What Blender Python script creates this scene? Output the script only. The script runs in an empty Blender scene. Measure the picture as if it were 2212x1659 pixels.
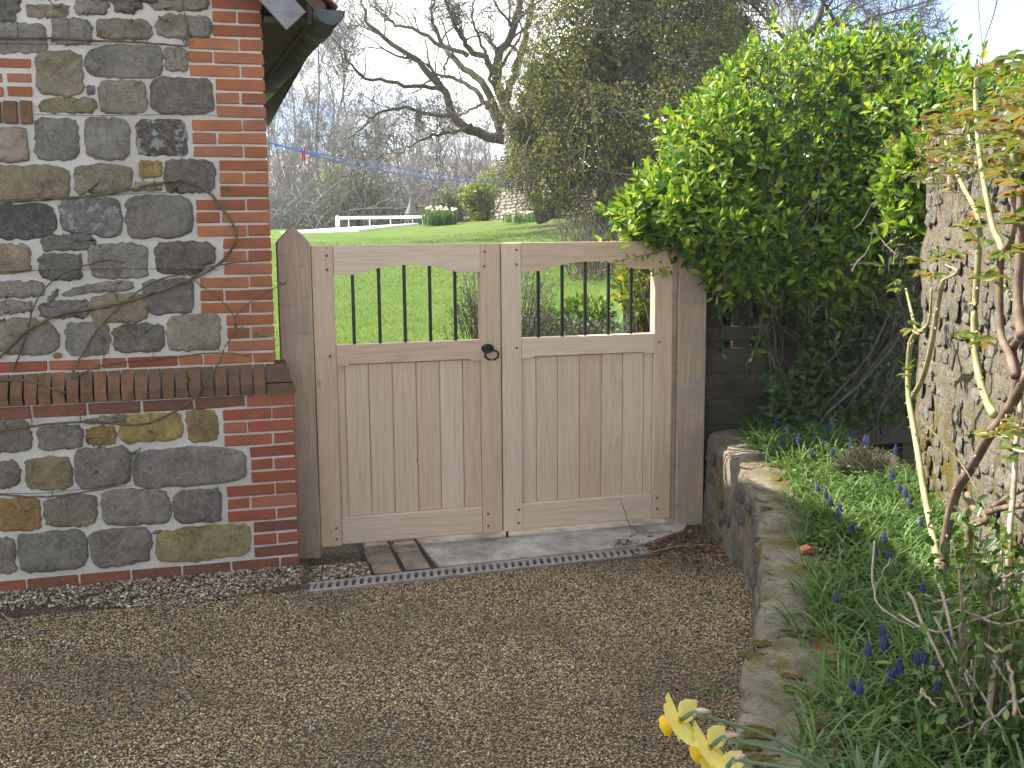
import bpy, math, random
import numpy as np
from mathutils import Vector, Matrix, noise as mn

random.seed(7)
RNG = np.random.default_rng(11)
scene = bpy.context.scene
COL = scene.collection
rad = math.radians

# ------------------------------------------------------------------ camera
CAM = np.array([-1.351, -5.1675, 1.5587])
YAW, PITCH, ROLL, FPX = 0.2651, -0.1483, -0.0083, 2340.6     # focal length in units of a 2212 wide picture
_f = np.array([math.sin(YAW) * math.cos(PITCH), math.cos(YAW) * math.cos(PITCH), math.sin(PITCH)])
_r = np.array([math.cos(YAW), -math.sin(YAW), 0.0]); _u = np.cross(_r, _f)
CR = _r * math.cos(ROLL) + _u * math.sin(ROLL); CU = -_r * math.sin(ROLL) + _u * math.cos(ROLL); CF = _f
cd = bpy.data.cameras.new('camera'); cam = bpy.data.objects.new('camera', cd); COL.objects.link(cam)
cd.sensor_width = 36.0; cd.lens = FPX / 2212 * 36.0; cd.clip_start = 0.05; cd.clip_end = 800
M = Matrix.Identity(4)
for i in range(3):
    M[i][0], M[i][1], M[i][2], M[i][3] = CR[i], CU[i], -CF[i], CAM[i]
cam.matrix_world = M
scene.camera = cam

# ------------------------------------------------------------------ light
SUN_EL, SUN_AZ = 44.0, 35.0          # azimuth measured from -x towards +y
sv = Vector((-math.cos(rad(SUN_AZ)) * math.cos(rad(SUN_EL)), math.sin(rad(SUN_AZ)) * math.cos(rad(SUN_EL)), math.sin(rad(SUN_EL))))
world = bpy.data.worlds.new('World'); scene.world = world; world.use_nodes = True
wn = world.node_tree.nodes; wl = world.node_tree.links
sky = wn.new('ShaderNodeTexSky'); sky.sky_type = 'NISHITA'; sky.sun_disc = False
sky.sun_elevation = rad(SUN_EL); sky.sun_rotation = math.atan2(sv.x, sv.y)
sky.air_density = 0.55; sky.dust_density = 0.6; sky.ozone_density = 1.5; sky.altitude = 50
bg = wn['Background']; bg.inputs['Strength'].default_value = 0.15
# broken white cloud all over the sky, with blue between
tcw = wn.new('ShaderNodeTexCoord'); sp_ = wn.new('ShaderNodeSeparateXYZ'); wl.new(tcw.outputs['Generated'], sp_.inputs[0])
mz = wn.new('ShaderNodeMath'); mz.operation = 'MAXIMUM'; wl.new(sp_.outputs[2], mz.inputs[0]); mz.inputs[1].default_value = 0
az_ = wn.new('ShaderNodeMath'); az_.operation = 'ADD'; wl.new(mz.outputs[0], az_.inputs[0]); az_.inputs[1].default_value = .25
dv_ = wn.new('ShaderNodeVectorMath'); dv_.operation = 'DIVIDE'; wl.new(tcw.outputs['Generated'], dv_.inputs[0]); wl.new(az_.outputs[0], dv_.inputs[1])
mp_ = wn.new('ShaderNodeMapping'); wl.new(dv_.outputs[0], mp_.inputs[0]); mp_.inputs['Scale'].default_value = (1, 1, 0); mp_.inputs['Location'].default_value = (18.5, 9.5, 0)
nz_ = wn.new('ShaderNodeTexNoise'); nz_.inputs['Scale'].default_value = .75; nz_.inputs['Detail'].default_value = 6; nz_.inputs['Roughness'].default_value = .55; wl.new(mp_.outputs[0], nz_.inputs['Vector'])
mr_ = wn.new('ShaderNodeMapRange'); wl.new(nz_.outputs['Fac'], mr_.inputs[0]); mr_.inputs[1].default_value = .455; mr_.inputs[2].default_value = .57
mx_ = wn.new('ShaderNodeMix'); mx_.data_type = 'RGBA'; wl.new(mr_.outputs[0], mx_.inputs[0]); wl.new(sky.outputs[0], mx_.inputs[6]); mx_.inputs[7].default_value = (6.5, 6.45, 6.2, 1)
wl.new(mx_.outputs[2], bg.inputs[0])
sl = bpy.data.lights.new('sun', 'SUN'); sun = bpy.data.objects.new('sun', sl); COL.objects.link(sun)
sl.energy = 4.8; sl.angle = rad(0.6); sl.color = (1.0, 0.94, 0.84)
sun.rotation_euler = (-sv).to_track_quat('-Z', 'Y').to_euler(); sun.location = sv * 30
scene.view_settings.view_transform = 'Standard'; scene.view_settings.look = 'None'
scene.view_settings.exposure = 1.76; scene.view_settings.gamma = 1.0
scene.cycles.max_bounces = 6; scene.cycles.transparent_max_bounces = 6

# ------------------------------------------------------------------ pixel helpers (2212 x 1659 picture of the reference)
def ray(D):
    return CF + (D[0] - 1106) / FPX * CR + (829.5 - D[1]) / FPX * CU
def at_y(D, y):
    d = ray(D); return CAM + d * ((y - CAM[1]) / d[1])
def at_z(D, z):
    d = ray(D); return CAM + d * ((z - CAM[2]) / d[2])
def at_t(D, t):
    return CAM + ray(D) * t
def on_plane(D, c, n):
    d = ray(D); return CAM + d * (np.dot(np.asarray(c) - CAM, n) / np.dot(d, n))
K1 = 2212 / 3264.
def zz(ox, oy, x, y):                   # enlarged crop (1000 x 750 source pixels shown 2212 wide) to picture units
    return ((ox + x * .45208) * K1, (oy + y * .45208) * K1)
def proj(P):
    d = np.asarray(P) - CAM; z = d @ CF
    return np.stack([1106 + FPX * (d @ CR) / z, 829.5 - FPX * (d @ CU) / z], -1), z

# ------------------------------------------------------------------ mesh helpers
class MB:
    def __init__(s): s.v = []; s.f = []; s.n = 0
    def add(s, V, F):
        V = np.asarray(V, dtype=np.float64).reshape(-1, 3)
        if not isinstance(F, list): F = [F]
        for a in F:
            a = np.asarray(a, dtype=np.int64)
            if a.size: s.f.append(a + s.n)
        s.v.append(V); s.n += len(V)
    def addpoly(s, V, faces):                       # faces: list of tuples of any length
        by = {}
        for f in faces: by.setdefault(len(f), []).append(f)
        s.add(V, [np.array(a) for a in by.values()])
    def box(s, lo, hi, ch=0.0):
        s.addpoly(*cbox(lo, hi, ch))
    def tube(s, pts, radii, sides=6, cap=True):
        P = np.asarray(pts, float)[None]; R = np.asarray(radii, float)
        if R.ndim == 0: R = np.full(P.shape[1], float(R))
        s.tubes(P, R[None], sides)
        if cap:
            K = P.shape[1]; b = s.n - K * sides
            s.f.append(np.array([list(range(b, b + sides))[::-1]])); s.f.append(np.array([list(range(s.n - sides, s.n))]))
    def tubes(s, P, R, sides=3):
        N, K, _ = P.shape
        T = np.gradient(P, axis=1); T /= np.linalg.norm(T, axis=2, keepdims=True) + 1e-12
        m = T.mean(1); ref = np.where(np.abs(m[:, 2:3]) > .8 * (np.linalg.norm(m, axis=1, keepdims=True) + 1e-9), np.array([[1., 0, 0]]), np.array([[0, 0, 1.]]))
        ref = np.repeat(ref[:, None], K, 1)
        A = np.cross(T, ref); A /= np.linalg.norm(A, axis=2, keepdims=True) + 1e-12
        B = np.cross(T, A)
        an = np.arange(sides) * 2 * math.pi / sides
        V = P[:, :, None] + R[:, :, None, None] * (np.cos(an)[None, None, :, None] * A[:, :, None] + np.sin(an)[None, None, :, None] * B[:, :, None])
        i = np.arange(N * K * sides).reshape(N, K, sides)
        a = i[:, :-1]; b = np.roll(a, -1, 2); d = i[:, 1:]; c = np.roll(d, -1, 2)
        s.add(V.reshape(-1, 3), np.stack([a, b, c, d], -1).reshape(-1, 4))
    def arrays(s): return np.concatenate(s.v), s.f
    def build(s, name, mat, parent=None, smooth=False, origin=None):
        return obj(name, make_mesh(name, *s.arrays(), mat, smooth), parent, origin)

def make_mesh(name, V, Fs, mat, smooth=False):
    me = bpy.data.meshes.new(name)
    tot = sum(a.size for a in Fs); nf = sum(len(a) for a in Fs)
    me.vertices.add(len(V)); me.vertices.foreach_set('co', np.ascontiguousarray(V, dtype=np.float32).ravel())
    me.loops.add(tot); me.polygons.add(nf)
    li = np.concatenate([a.ravel() for a in Fs]).astype(np.int32)
    cnt = np.concatenate([np.full(len(a), a.shape[1]) for a in Fs]).astype(np.int32)
    st = np.zeros(nf, np.int32); st[1:] = np.cumsum(cnt)[:-1]
    me.loops.foreach_set('vertex_index', li); me.polygons.foreach_set('loop_start', st)
    if smooth: me.polygons.foreach_set('use_smooth', np.ones(nf, dtype=bool))
    else: me.polygons.foreach_set('use_smooth', np.zeros(nf, dtype=bool))
    me.update(calc_edges=True); me.validate()
    for m in (mat if isinstance(mat, (list, tuple)) else [mat]): me.materials.append(m)
    return me

def wloc(o):
    v = Vector((0, 0, 0))
    while o is not None: v = v + o.location; o = o.parent
    return v

def obj(name, me, parent=None, origin=None):
    o = bpy.data.objects.new(name, me); COL.objects.link(o)
    if parent is None:
        if origin is None:
            n = len(me.vertices); c = np.zeros(n * 3, np.float32); me.vertices.foreach_get('co', c); c = c.reshape(-1, 3)
            lo, hi = c.min(0), c.max(0); origin = ((lo[0] + hi[0]) / 2, (lo[1] + hi[1]) / 2, lo[2])
        me.transform(Matrix.Translation(-Vector(origin))); o.location = origin
    else:
        o.parent = parent; o.location = -wloc(parent) if wloc(parent).length else Vector((0, 0, 0))
    return o

def place(name, me, parent, M4):                      # shared mesh under a thing, M4 in world space (parents carry no rotation)
    o = bpy.data.objects.new(name, me); COL.objects.link(o)
    if parent is not None:
        o.parent = parent; M4 = Matrix.Translation(-wloc(parent)) @ M4
    o.matrix_basis = M4
    return o

def thing(name, label, cat, loc=(0, 0, 0), group=None):
    o = bpy.data.objects.new(name, None); COL.objects.link(o); o.location = loc; o.empty_display_size = .1
    return tag(o, label, cat, group)
def tag(o, label, cat, group=None):
    o['label'] = label; o['category'] = cat
    if group: o['group'] = group
    return o
def kind(o, k): o['kind'] = k; return o

def cbox(lo, hi, ch=0.0):
    lo = np.minimum(lo, hi).astype(float) if True else lo; hi = np.asarray(hi, float)
    if ch <= 0:
        V = [(x, y, z) for x in (lo[0], hi[0]) for y in (lo[1], hi[1]) for z in (lo[2], hi[2])]
        return V, [(0, 1, 3, 2), (4, 6, 7, 5), (0, 4, 5, 1), (2, 3, 7, 6), (0, 2, 6, 4), (1, 5, 7, 3)]
    V = []; idx = {}
    for sx in (0, 1):
        for sy in (0, 1):
            for sz in (0, 1):
                for ax in range(3):
                    p = [(lo[0], hi[0])[sx], (lo[1], hi[1])[sy], (lo[2], hi[2])[sz]]
                    for k in range(3):
                        if k != ax: p[k] += ch * (1 if (sx, sy, sz)[k] == 0 else -1)
                    idx[(sx, sy, sz, ax)] = len(V); V.append(p)
    F = []
    for ax in range(3):
        b, c = [(1, 2), (2, 0), (0, 1)][ax]
        for s in (0, 1):
            q = []
            for (i, j) in ((0, 0), (1, 0), (1, 1), (0, 1)):
                t = [0, 0, 0]; t[ax] = s; t[b] = i; t[c] = j; q.append(idx[(*t, ax)])
            F.append(tuple(q if s else q[::-1]))
    for ax in range(3):
        b, c = [(1, 2), (2, 0), (0, 1)][ax]
        for i in (0, 1):
            for j in (0, 1):
                t0 = [0, 0, 0]; t0[b] = i; t0[c] = j; t1 = list(t0); t1[ax] = 1
                q = [idx[(*t0, b)], idx[(*t1, b)], idx[(*t1, c)], idx[(*t0, c)]]
                F.append(tuple(q if (i != j) == False else q[::-1]))
    for sx in (0, 1):
        for sy in (0, 1):
            for sz in (0, 1):
                q = [idx[(sx, sy, sz, a)] for a in range(3)]
                F.append(tuple(q if (sx + sy + sz) % 2 else q[::-1]))
    return V, F

def nrm(a): return a / (np.linalg.norm(a, axis=-1, keepdims=True) + 1e-12)

# ------------------------------------------------------------------ materials
class NT:
    def __init__(s, name):
        s.m = bpy.data.materials.new(name); s.m.use_nodes = True; s.t = s.m.node_tree
        s.b = s.t.nodes['Principled BSDF']; s.out = s.t.nodes['Material Output']
        s._obj = None
    def n(s, typ, **kw):
        nd = s.t.nodes.new(typ)
        for k, v in kw.items(): setattr(nd, k, v)
        return nd
    def set(s, inp, v):
        if isinstance(v, bpy.types.NodeSocket): s.t.links.new(v, inp)
        elif isinstance(v, (tuple, list)) and len(v) == 3 and inp.type == 'RGBA': inp.default_value = (*v, 1)
        else: inp.default_value = v
    def coord(s, scale=(1, 1, 1), rand=0.0, which='Object'):
        tc = s.n('ShaderNodeTexCoord'); v = tc.outputs[which]
        if rand:
            oi = s.n('ShaderNodeObjectInfo'); ml = s.math('MULTIPLY', oi.outputs['Random'], rand)
            ad = s.n('ShaderNodeVectorMath', operation='ADD'); s.set(ad.inputs[0], v); s.set(ad.inputs[1], ml); v = ad.outputs[0]
        mp = s.n('ShaderNodeMapping'); s.set(mp.inputs['Vector'], v); mp.inputs['Scale'].default_value = scale
        return mp.outputs[0]
    def math(s, op, a, b=0.0, clamp=False):
        nd = s.n('ShaderNodeMath', operation=op, use_clamp=clamp); s.set(nd.inputs[0], a); s.set(nd.inputs[1], b); return nd.outputs[0]
    def noise(s, vec, scale, detail=4, rough=.6, dist=0.0):
        nd = s.n('ShaderNodeTexNoise'); s.set(nd.inputs['Vector'], vec); nd.inputs['Scale'].default_value = scale
        nd.inputs['Detail'].default_value = detail; nd.inputs['Roughness'].default_value = rough; nd.inputs['Distortion'].default_value = dist
        return nd.outputs['Fac']
    def voro(s, vec, scale, out='Distance', feat='F1'):
        nd = s.n('ShaderNodeTexVoronoi', feature=feat); s.set(nd.inputs['Vector'], vec); nd.inputs['Scale'].default_value = scale
        return nd.outputs[out]
    def ramp(s, fac, stops, interp='LINEAR'):
        nd = s.n('ShaderNodeValToRGB'); s.set(nd.inputs[0], fac); cr = nd.color_ramp; cr.interpolation = interp
        while len(cr.elements) < len(stops): cr.elements.new(0.5)
        for e, (p, c) in zip(cr.elements, stops):
            e.position = p; e.color = (*c, 1) if len(c) == 3 else c
        return nd.outputs[0]
    def step(s, fac, a, b):
        nd = s.n('ShaderNodeMapRange'); s.set(nd.inputs[0], fac); nd.inputs[1].default_value = a; nd.inputs[2].default_value = b
        return nd.outputs[0]
    def mix(s, fac, a, b, mode='MIX'):
        nd = s.n('ShaderNodeMix', data_type='RGBA', blend_type=mode)
        s.set(nd.inputs[0], fac); s.set(nd.inputs[6], a); s.set(nd.inputs[7], b); return nd.outputs[2]
    def bump(s, h, strength=.4, dist=.01):
        nd = s.n('ShaderNodeBump'); nd.inputs['Strength'].default_value = strength; nd.inputs['Distance'].default_value = dist
        s.set(nd.inputs['Height'], h); s.set(s.b.inputs['Normal'], nd.outputs[0]); return nd.outputs[0]
    def island(s): return s.n('ShaderNodeNewGeometry').outputs['Random Per Island']
    def orand(s): return s.n('ShaderNodeObjectInfo').outputs['Random']
    def done(s, color, rough=.8, spec=.3, metal=0.0):
        s.set(s.b.inputs['Base Color'], color); s.set(s.b.inputs['Roughness'], rough)
        s.b.inputs['Specular IOR Level'].default_value = spec; s.b.inputs['Metallic'].default_value = metal
        return s.m
    def leaf(s, color, trans=.4, tcol=None, rough=.45, spec=.35):
        s.done(color, rough, spec)
        tr = s.n('ShaderNodeBsdfTranslucent'); s.set(tr.inputs[0], tcol if tcol is not None else color)
        mx = s.n('ShaderNodeMixShader'); mx.inputs[0].default_value = trans
        s.t.links.new(s.b.outputs[0], mx.inputs[1]); s.t.links.new(tr.outputs[0], mx.inputs[2]); s.t.links.new(mx.outputs[0], s.out.inputs[0])
        return s.m

def m_mortar():
    k = NT('lime_mortar'); v = k.coord()
    big = k.noise(v, 3, 5); fine = k.noise(v, 160, 3, .7); mid = k.noise(v, 28, 4)
    c = k.ramp(big, [(.3, (.50, .455, .38)), (.55, (.63, .58, .495)), (.8, (.71, .66, .57))])
    c = k.mix(k.step(fine, .35, .75), k.mix(.35, c, (.18, .155, .125)), c)
    k.bump(k.math('ADD', fine, k.math('MULTIPLY', mid, 1.5)), .7, .006)
    return k.done(c, .95, .1)
def m_stone():
    k = NT('sandstone'); v = k.coord(rand=37.0)
    oi = k.n('ShaderNodeObjectInfo')
    big = k.noise(v, 9, 5, .65, .4); mid = k.noise(v, 42, 5, .7); fine = k.noise(v, 190, 3, .7)
    base = oi.outputs['Color']
    c = k.mix(k.step(big, .32, .72), k.mix(.55, base, (.05, .048, .04)), base)
    c = k.mix(k.math('MULTIPLY', k.step(mid, .42, .72), .75), c, k.mix(.4, base, (.58, .54, .45)))
    c = k.mix(k.math('MULTIPLY', k.step(k.noise(v, 70, 6, .8), .45, .35), .6), c, (.05, .047, .04))
    c = k.mix(k.step(fine, .45, .3), c, k.mix(.5, c, (.02, .02, .018)))
    ochre = k.math('MULTIPLY', k.step(k.noise(v, 6.5, 4, .6, .6), .56, .7), .5); c = k.mix(ochre, c, (.19, .135, .045))
    li = k.math('MULTIPLY', k.step(k.math('ADD', k.noise(v, 24, 6, .75), k.math('MULTIPLY', oi.outputs['Alpha'], .22)), .745, .775), .85)
    c = k.mix(li, c, (.46, .49, .45))
    k.bump(k.math('ADD', k.math('MULTIPLY', mid, 2.0), k.math('MULTIPLY', fine, .9)), 1.0, .02)
    return k.done(c, .92, .1)
def m_brick(name, stops, mossy=0.0):
    k = NT(name); v = k.coord(rand=51.0)
    n1 = k.noise(v, 14, 4); n2 = k.noise(v, 60, 5, .7); fine = k.noise(v, 240, 2)
    c = k.ramp(k.orand(), stops)
    c = k.mix(k.math('MULTIPLY', k.step(n1, .35, .75), .5), c, k.mix(.6, c, (.10, .035, .02)))
    c = k.mix(k.math('MULTIPLY', k.step(n2, .6, .74), .5), c, (.34, .20, .14))
    if mossy:
        c = k.mix(k.math('MULTIPLY', k.step(k.noise(v, 20, 5), .42, .62), mossy), c, (.075, .062, .022))
        c = k.mix(k.step(k.noise(v, 90, 3), .70, .73), c, (.42, .42, .38))
    else:
        w = k.coord(); dirt = k.math('MULTIPLY', k.step(k.noise(w, 5, 5, .65), .5, .72), .5); c = k.mix(dirt, c, (.13, .10, .065))
    c = k.mix(k.step(fine, .42, .3), c, k.mix(.5, c, (.03, .015, .01)))
    k.bump(k.math('ADD', n2, k.math('MULTIPLY', fine, .5)), .6, .005)
    return k.done(c, .88, .15)
def m_wood(name, axis, dark, light, grain=1.0, stain=None, rough=.6):
    k = NT(name); s = [60, 60, 60]; s[axis] = 2.2
    v = k.coord(tuple(s), rand=9.0); s2 = [9, 9, 9]; s2[axis] = .55; v2 = k.coord(tuple(s2), rand=23.0)
    g1 = k.noise(v, 1.6, 5, .65, .3); g2 = k.noise(v2, 1.5, 3, .5, 1.2)
    ring = k.math('FRACT', k.math('MULTIPLY', g2, 9.0)); ring = k.math('ABSOLUTE', k.math('SUBTRACT', ring, .5))
    f = k.math('ADD', k.math('MULTIPLY', g1, .65), k.math('MULTIPLY', ring, .28 * grain))
    c = k.ramp(f, [(.2, dark), (.46, light), (.9, tuple(min(1, x * 1.08) for x in light))])
    pr = k.orand(); c = k.mix(k.math('MULTIPLY', pr, .8), c, k.mix(1.0, c, (.84, .75, .66), 'MULTIPLY'))
    if stain:
        c = k.mix(k.math('MULTIPLY', k.step(k.noise(k.coord(rand=5.0), 5.5, 5, .6), .48, .68), .75), c, stain)
        s3 = [10, 10, 10]; s3[axis] = 90; c = k.mix(k.math('MULTIPLY', k.step(k.noise(k.coord(tuple(s3)), .6, 3), .58, .72), .5), c, k.mix(.6, c, (.05, .05, .055)))
    else:
        c = k.mix(k.math('MULTIPLY', k.step(k.noise(k.coord(rand=3.0), 4, 5), .6, .8), .35), c, (.33, .27, .215))
    s4 = [7, 7, 7]; s4[axis] = 2.6; kn = k.voro(k.coord(tuple(s4), rand=13.0), 1.0); c = k.mix(k.math('MULTIPLY', k.step(kn, .075, .03), .7), c, (.16, .10, .06))
    k.bump(k.math('ADD', g1, k.math('MULTIPLY', ring, .3)), .25 if not stain else .6, .003)
    return k.done(c, rough, .3)
def m_noise(name, c0, c1, scale=20, rough=.85, bump=.3, bd=.01, spec=.2, metal=0.0, isl=False, lo=.35, hi=.7):
    k = NT(name); v = k.coord(); n = k.noise(v, scale, 5, .65)
    f = k.step(n, lo, hi)
    if isl: f = k.math('MULTIPLY', k.math('ADD', f, k.island()), .5)
    c = k.mix(f, c0, c1)
    if bump: k.bump(n, bump, bd)
    return k.done(c, rough, spec, metal)
def m_leaf(name, stops, trans=.4, rough=.4, spec=.4, tmul=(1.25, 1.15, .5)):
    k = NT(name); c = k.ramp(k.island(), stops)
    t = k.mix(1.0, c, tmul, 'MULTIPLY')
    return k.leaf(c, trans, t, rough, spec)
def m_leafobj(name, stops, trans=.4, rough=.4, spec=.4, tmul=(1.25, 1.15, .5)):
    k = NT(name); c = k.ramp(k.orand(), stops)
    return k.leaf(c, trans, k.mix(1.0, c, tmul, 'MULTIPLY'), rough, spec)

MAT = {}
MAT['mortar'] = m_mortar(); MAT['stone'] = m_stone()
MAT['brick'] = m_brick('red_brick', [(0, (.29, .09, .044)), (.35, (.37, .12, .052)), (.7, (.43, .16, .068)), (1, (.33, .135, .078))])
MAT['plinth_brick'] = m_brick('weathered_red_brick', [(0, (.25, .068, .04)), (.5, (.33, .085, .045)), (1, (.37, .13, .07))])
MAT['band_brick'] = m_brick('stained_brick', [(0, (.16, .07, .05)), (.5, (.22, .08, .052)), (1, (.28, .085, .05))], .45)
MAT['cap_brick'] = m_brick('mossy_brown_brick', [(0, (.14, .08, .05)), (.5, (.20, .105, .06)), (1, (.26, .115, .06))], .6)
OAKD, OAKL = (.50, .375, .255), (.63, .49, .35)
MAT['oak_v'] = m_wood('oak_vertical', 2, OAKD, OAKL); MAT['oak_h'] = m_wood('oak_horizontal', 0, OAKD, OAKL)
MAT['post'] = m_wood('weathered_oak', 2, (.34, .255, .175), (.50, .385, .275), .8, (.27, .235, .20), .75)
MAT['fence_wood'] = m_wood('shade_darkened_softwood', 0, (.042, .034, .022), (.085, .07, .046), .6, (.03, .03, .022), .85)  # fence colour darkened to stand for the deep shade under the hedge
MAT['peg'] = m_noise('dark_peg', (.12, .06, .03), (.2, .11, .06), 90)
MAT['iron'] = m_noise('black_iron', (.006, .006, .006), (.012, .012, .012), 50, .42, .2, .002, .5)
MAT['gutter'] = m_noise('algae_stained_gutter', (.016, .018, .016), (.05, .058, .022), 9, .5, .25, .004, .4)
MAT['barge'] = m_wood('grey_board', 0, (.17, .165, .16), (.27, .262, .25), .5, (.12, .12, .12), .8)
MAT['soffit'] = m_noise('dark_timber', (.035, .028, .02), (.075, .06, .042), 20)
MAT['tile'] = m_noise('clay_tile', (.07, .042, .03), (.15, .085, .055), 25, .85, .5)
MAT['grate'] = m_noise('galvanised_steel', (.20, .185, .165), (.36, .34, .31), 12, .6, .3, .003, .4, .3)
MAT['dark'] = m_noise('wet_dirt', (.02, .017, .013), (.05, .042, .03), 40)
MAT['concrete'] = m_noise('old_concrete', (.20, .17, .13), (.50, .46, .40), 6, .9, .5, .008)
MAT['sett'] = m_noise('stone_sett', (.14, .105, .072), (.32, .25, .185), 9, .8, .5, .006)
MAT['pool_white'] = m_noise('white_paint', (.74, .74, .73), (.82, .82, .81), 5, .5, 0)
MAT['blue_rope'] = m_noise('blue_nylon', (.05, .14, .60), (.07, .19, .70), 60, .5, 0)
MAT['red_plastic'] = m_noise('red_plastic', (.65, .02, .012), (.72, .03, .015), 10, .35, 0, spec=.5)
MAT['wire'] = m_noise('rusty_wire', (.05, .045, .04), (.12, .1, .085), 80, .6, 0)
MAT['moss'] = m_noise('moss', (.05, .042, .010), (.14, .11, .02), 90, .95, 1.0, .015)
MAT['soil'] = m_noise('bed_soil', (.016, .012, .008), (.055, .04, .026), 35, .95, .8, .02)
MAT['terracotta'] = m_noise('terracotta', (.30, .11, .055), (.40, .17, .09), 40)
MAT['bark'] = m_noise('grey_bark', (.05, .042, .032), (.15, .13, .10), 12, .9, .6, .02)
MAT['bark_moss'] = m_noise('mossy_bark', (.05, .043, .028), (.125, .11, .06), 3, .9, .6, .02)
MAT['twig'] = m_noise('bare_twig', (.10, .078, .058), (.21, .17, .135), 3, .9, 0)
MAT['far_twig'] = m_noise('haze_paled_twig', (.18, .165, .145), (.29, .27, .245), .6, .9, 0)  # twig colour lightened to carry the haze of distance
MAT['dead_stem'] = m_noise('dead_pale_stem', (.20, .16, .11), (.40, .34, .26), 25, .8, .3, .003)
MAT['cane_green'] = m_noise('green_cane', (.16, .16, .06), (.31, .29, .14), 14, .6, .3, .002, .35)
MAT['cane_brown'] = m_noise('brown_cane', (.09, .06, .04), (.21, .155, .11), 20, .7, .4, .003)
MAT['vine'] = m_noise('trained_stem', (.055, .048, .022), (.17, .135, .075), 30, .75, .3, .002)
MAT['thorn'] = m_noise('thorn', (.30, .20, .13), (.42, .33, .24), 30)

# ------------------------------------------------------------------ vegetation helpers
LEAF8 = np.array([(0, 0, 0), (.36, .28, .06), (.40, .62, .05), (0, 1, -.10), (-.40, .62, .05), (-.36, .28, .06), (0, .33, -.035), (0, .66, -.05)])
LEAF8_F = [np.array([(0, 1, 6), (2, 3, 7), (3, 4, 7), (5, 0, 6)]), np.array([(1, 2, 7, 6), (4, 5, 6, 7)])]
LEAF4 = np.array([(0, 0, 0), (.4, .5, .05), (0, 1, 0), (-.4, .5, .05)]); LEAF4_F = [np.array([(0, 1, 2), (0, 2, 3)])]
def leaves(mb, P, Dv, Nv, L, Wd, shape=LEAF8, faces=LEAF8_F):
    Dv = nrm(Dv); S = nrm(np.cross(Dv, Nv)); Nn = np.cross(S, Dv)
    n = len(P); L = np.broadcast_to(L, (n,)); Wd = np.broadcast_to(Wd, (n,))
    V = P[:, None] + shape[None, :, 0:1] * S[:, None] * Wd[:, None, None] + shape[None, :, 1:2] * Dv[:, None] * L[:, None, None] + shape[None, :, 2:3] * Nn[:, None] * L[:, None, None]
    k = len(shape); off = (np.arange(n) * k)[:, None, None]
    mb.add(V.reshape(-1, 3), [(off + f[None]).reshape(-1, f.shape[1]) for f in faces])
def leaf_matrix(p, d, nv, L, W):
    d = nrm(d); s = nrm(np.cross(d, nv)); n = np.cross(s, d)
    m = Matrix.Identity(4)
    for i in range(3):
        m[i][0], m[i][1], m[i][2], m[i][3] = s[i] * W, d[i] * L, n[i] * L, p[i]
    return m
def rdir(n, rng=RNG): return nrm(rng.normal(size=(n, 3)))
def spawn(P, R, n, rng, tmin=.25, tmax=1.0, ang=(35, 65), lr=.6, K=5, wander=.25, up=.0, rr=.55, tip=.3, lmin=0, lvar=.35):
    N, K0, _ = P.shape
    pi = rng.integers(0, N, n); t = rng.uniform(tmin, tmax, n) ** .8 * (K0 - 1); t = np.minimum(t, K0 - 1.001); i = t.astype(int); fr = (t - i)[:, None]
    pos = P[pi, i] * (1 - fr) + P[pi, i + 1] * fr
    tan = nrm(P[pi, i + 1] - P[pi, i]); r0 = (R[pi, i] * (1 - fr[:, 0]) + R[pi, i + 1] * fr[:, 0])
    Lp = np.linalg.norm(np.diff(P, axis=1), axis=2).sum(1)[pi]
    perp = nrm(np.cross(tan, rdir(n, rng))); a = np.radians(rng.uniform(*ang, n))[:, None]
    d = tan * np.cos(a) + perp * np.sin(a)
    L = np.maximum(lmin, Lp * lr * rng.uniform(1 - lvar, 1 + lvar, n) * (1.15 - .5 * t / (K0 - 1)))
    out = np.zeros((n, K, 3)); out[:, 0] = pos; st = (L / (K - 1))[:, None]; d = nrm(d)
    for k in range(1, K):
        d = nrm(d + rng.normal(size=(n, 3)) * wander + np.array([0, 0, up])); out[:, k] = out[:, k - 1] + d * st
    Rr = (r0 * rr)[:, None] * np.linspace(1, tip, K)[None]
    return out, Rr
def poly_smooth(pts, n):
    pts = np.asarray(pts, float); m = len(pts)
    if m == 2: return pts[0] + (pts[1] - pts[0]) * np.linspace(0, 1, n)[:, None]
    e = np.vstack([2 * pts[0] - pts[1], pts, 2 * pts[-1] - pts[-2]])
    out = []
    for t in np.linspace(0, m - 1 - 1e-6, n):
        i = int(t); u = t - i; p0, p1, p2, p3 = e[i:i + 4]
        out.append(.5 * (2 * p1 + (p2 - p0) * u + (2 * p0 - 5 * p1 + 4 * p2 - p3) * u * u + (3 * p1 - p0 - 3 * p2 + p3) * u ** 3))
    return np.array(out)

# ================================================================== THE SETTING: drive, lawn
GZ = -0.05
def lawn_z(x, y):
    x = np.asarray(x, float); y = np.asarray(y, float)
    s = np.clip(y - 1.0, 0, None); u = np.clip(s / 26, 0, 1); z = GZ - .01 + 1.42 * (1 - (1 - u) ** 1.7)
    z = z + .55 * np.exp(-(((x - 9) / 5.0) ** 2 + ((y - 20) / 7.0) ** 2))
    return z + .03 * np.sin(x * .9 + 1) * np.sin(y * .7) * np.clip(s / 4, 0, 1)
def grid_mesh(xs, ys, zf):
    X, Y = np.meshgrid(xs, ys); Z = zf(X, Y); V = np.stack([X, Y, Z], -1).reshape(-1, 3)
    i = np.arange(len(xs) * len(ys)).reshape(len(ys), len(xs))
    return V, np.stack([i[:-1, :-1], i[:-1, 1:], i[1:, 1:], i[1:, :-1]], -1).reshape(-1, 4)

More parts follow.
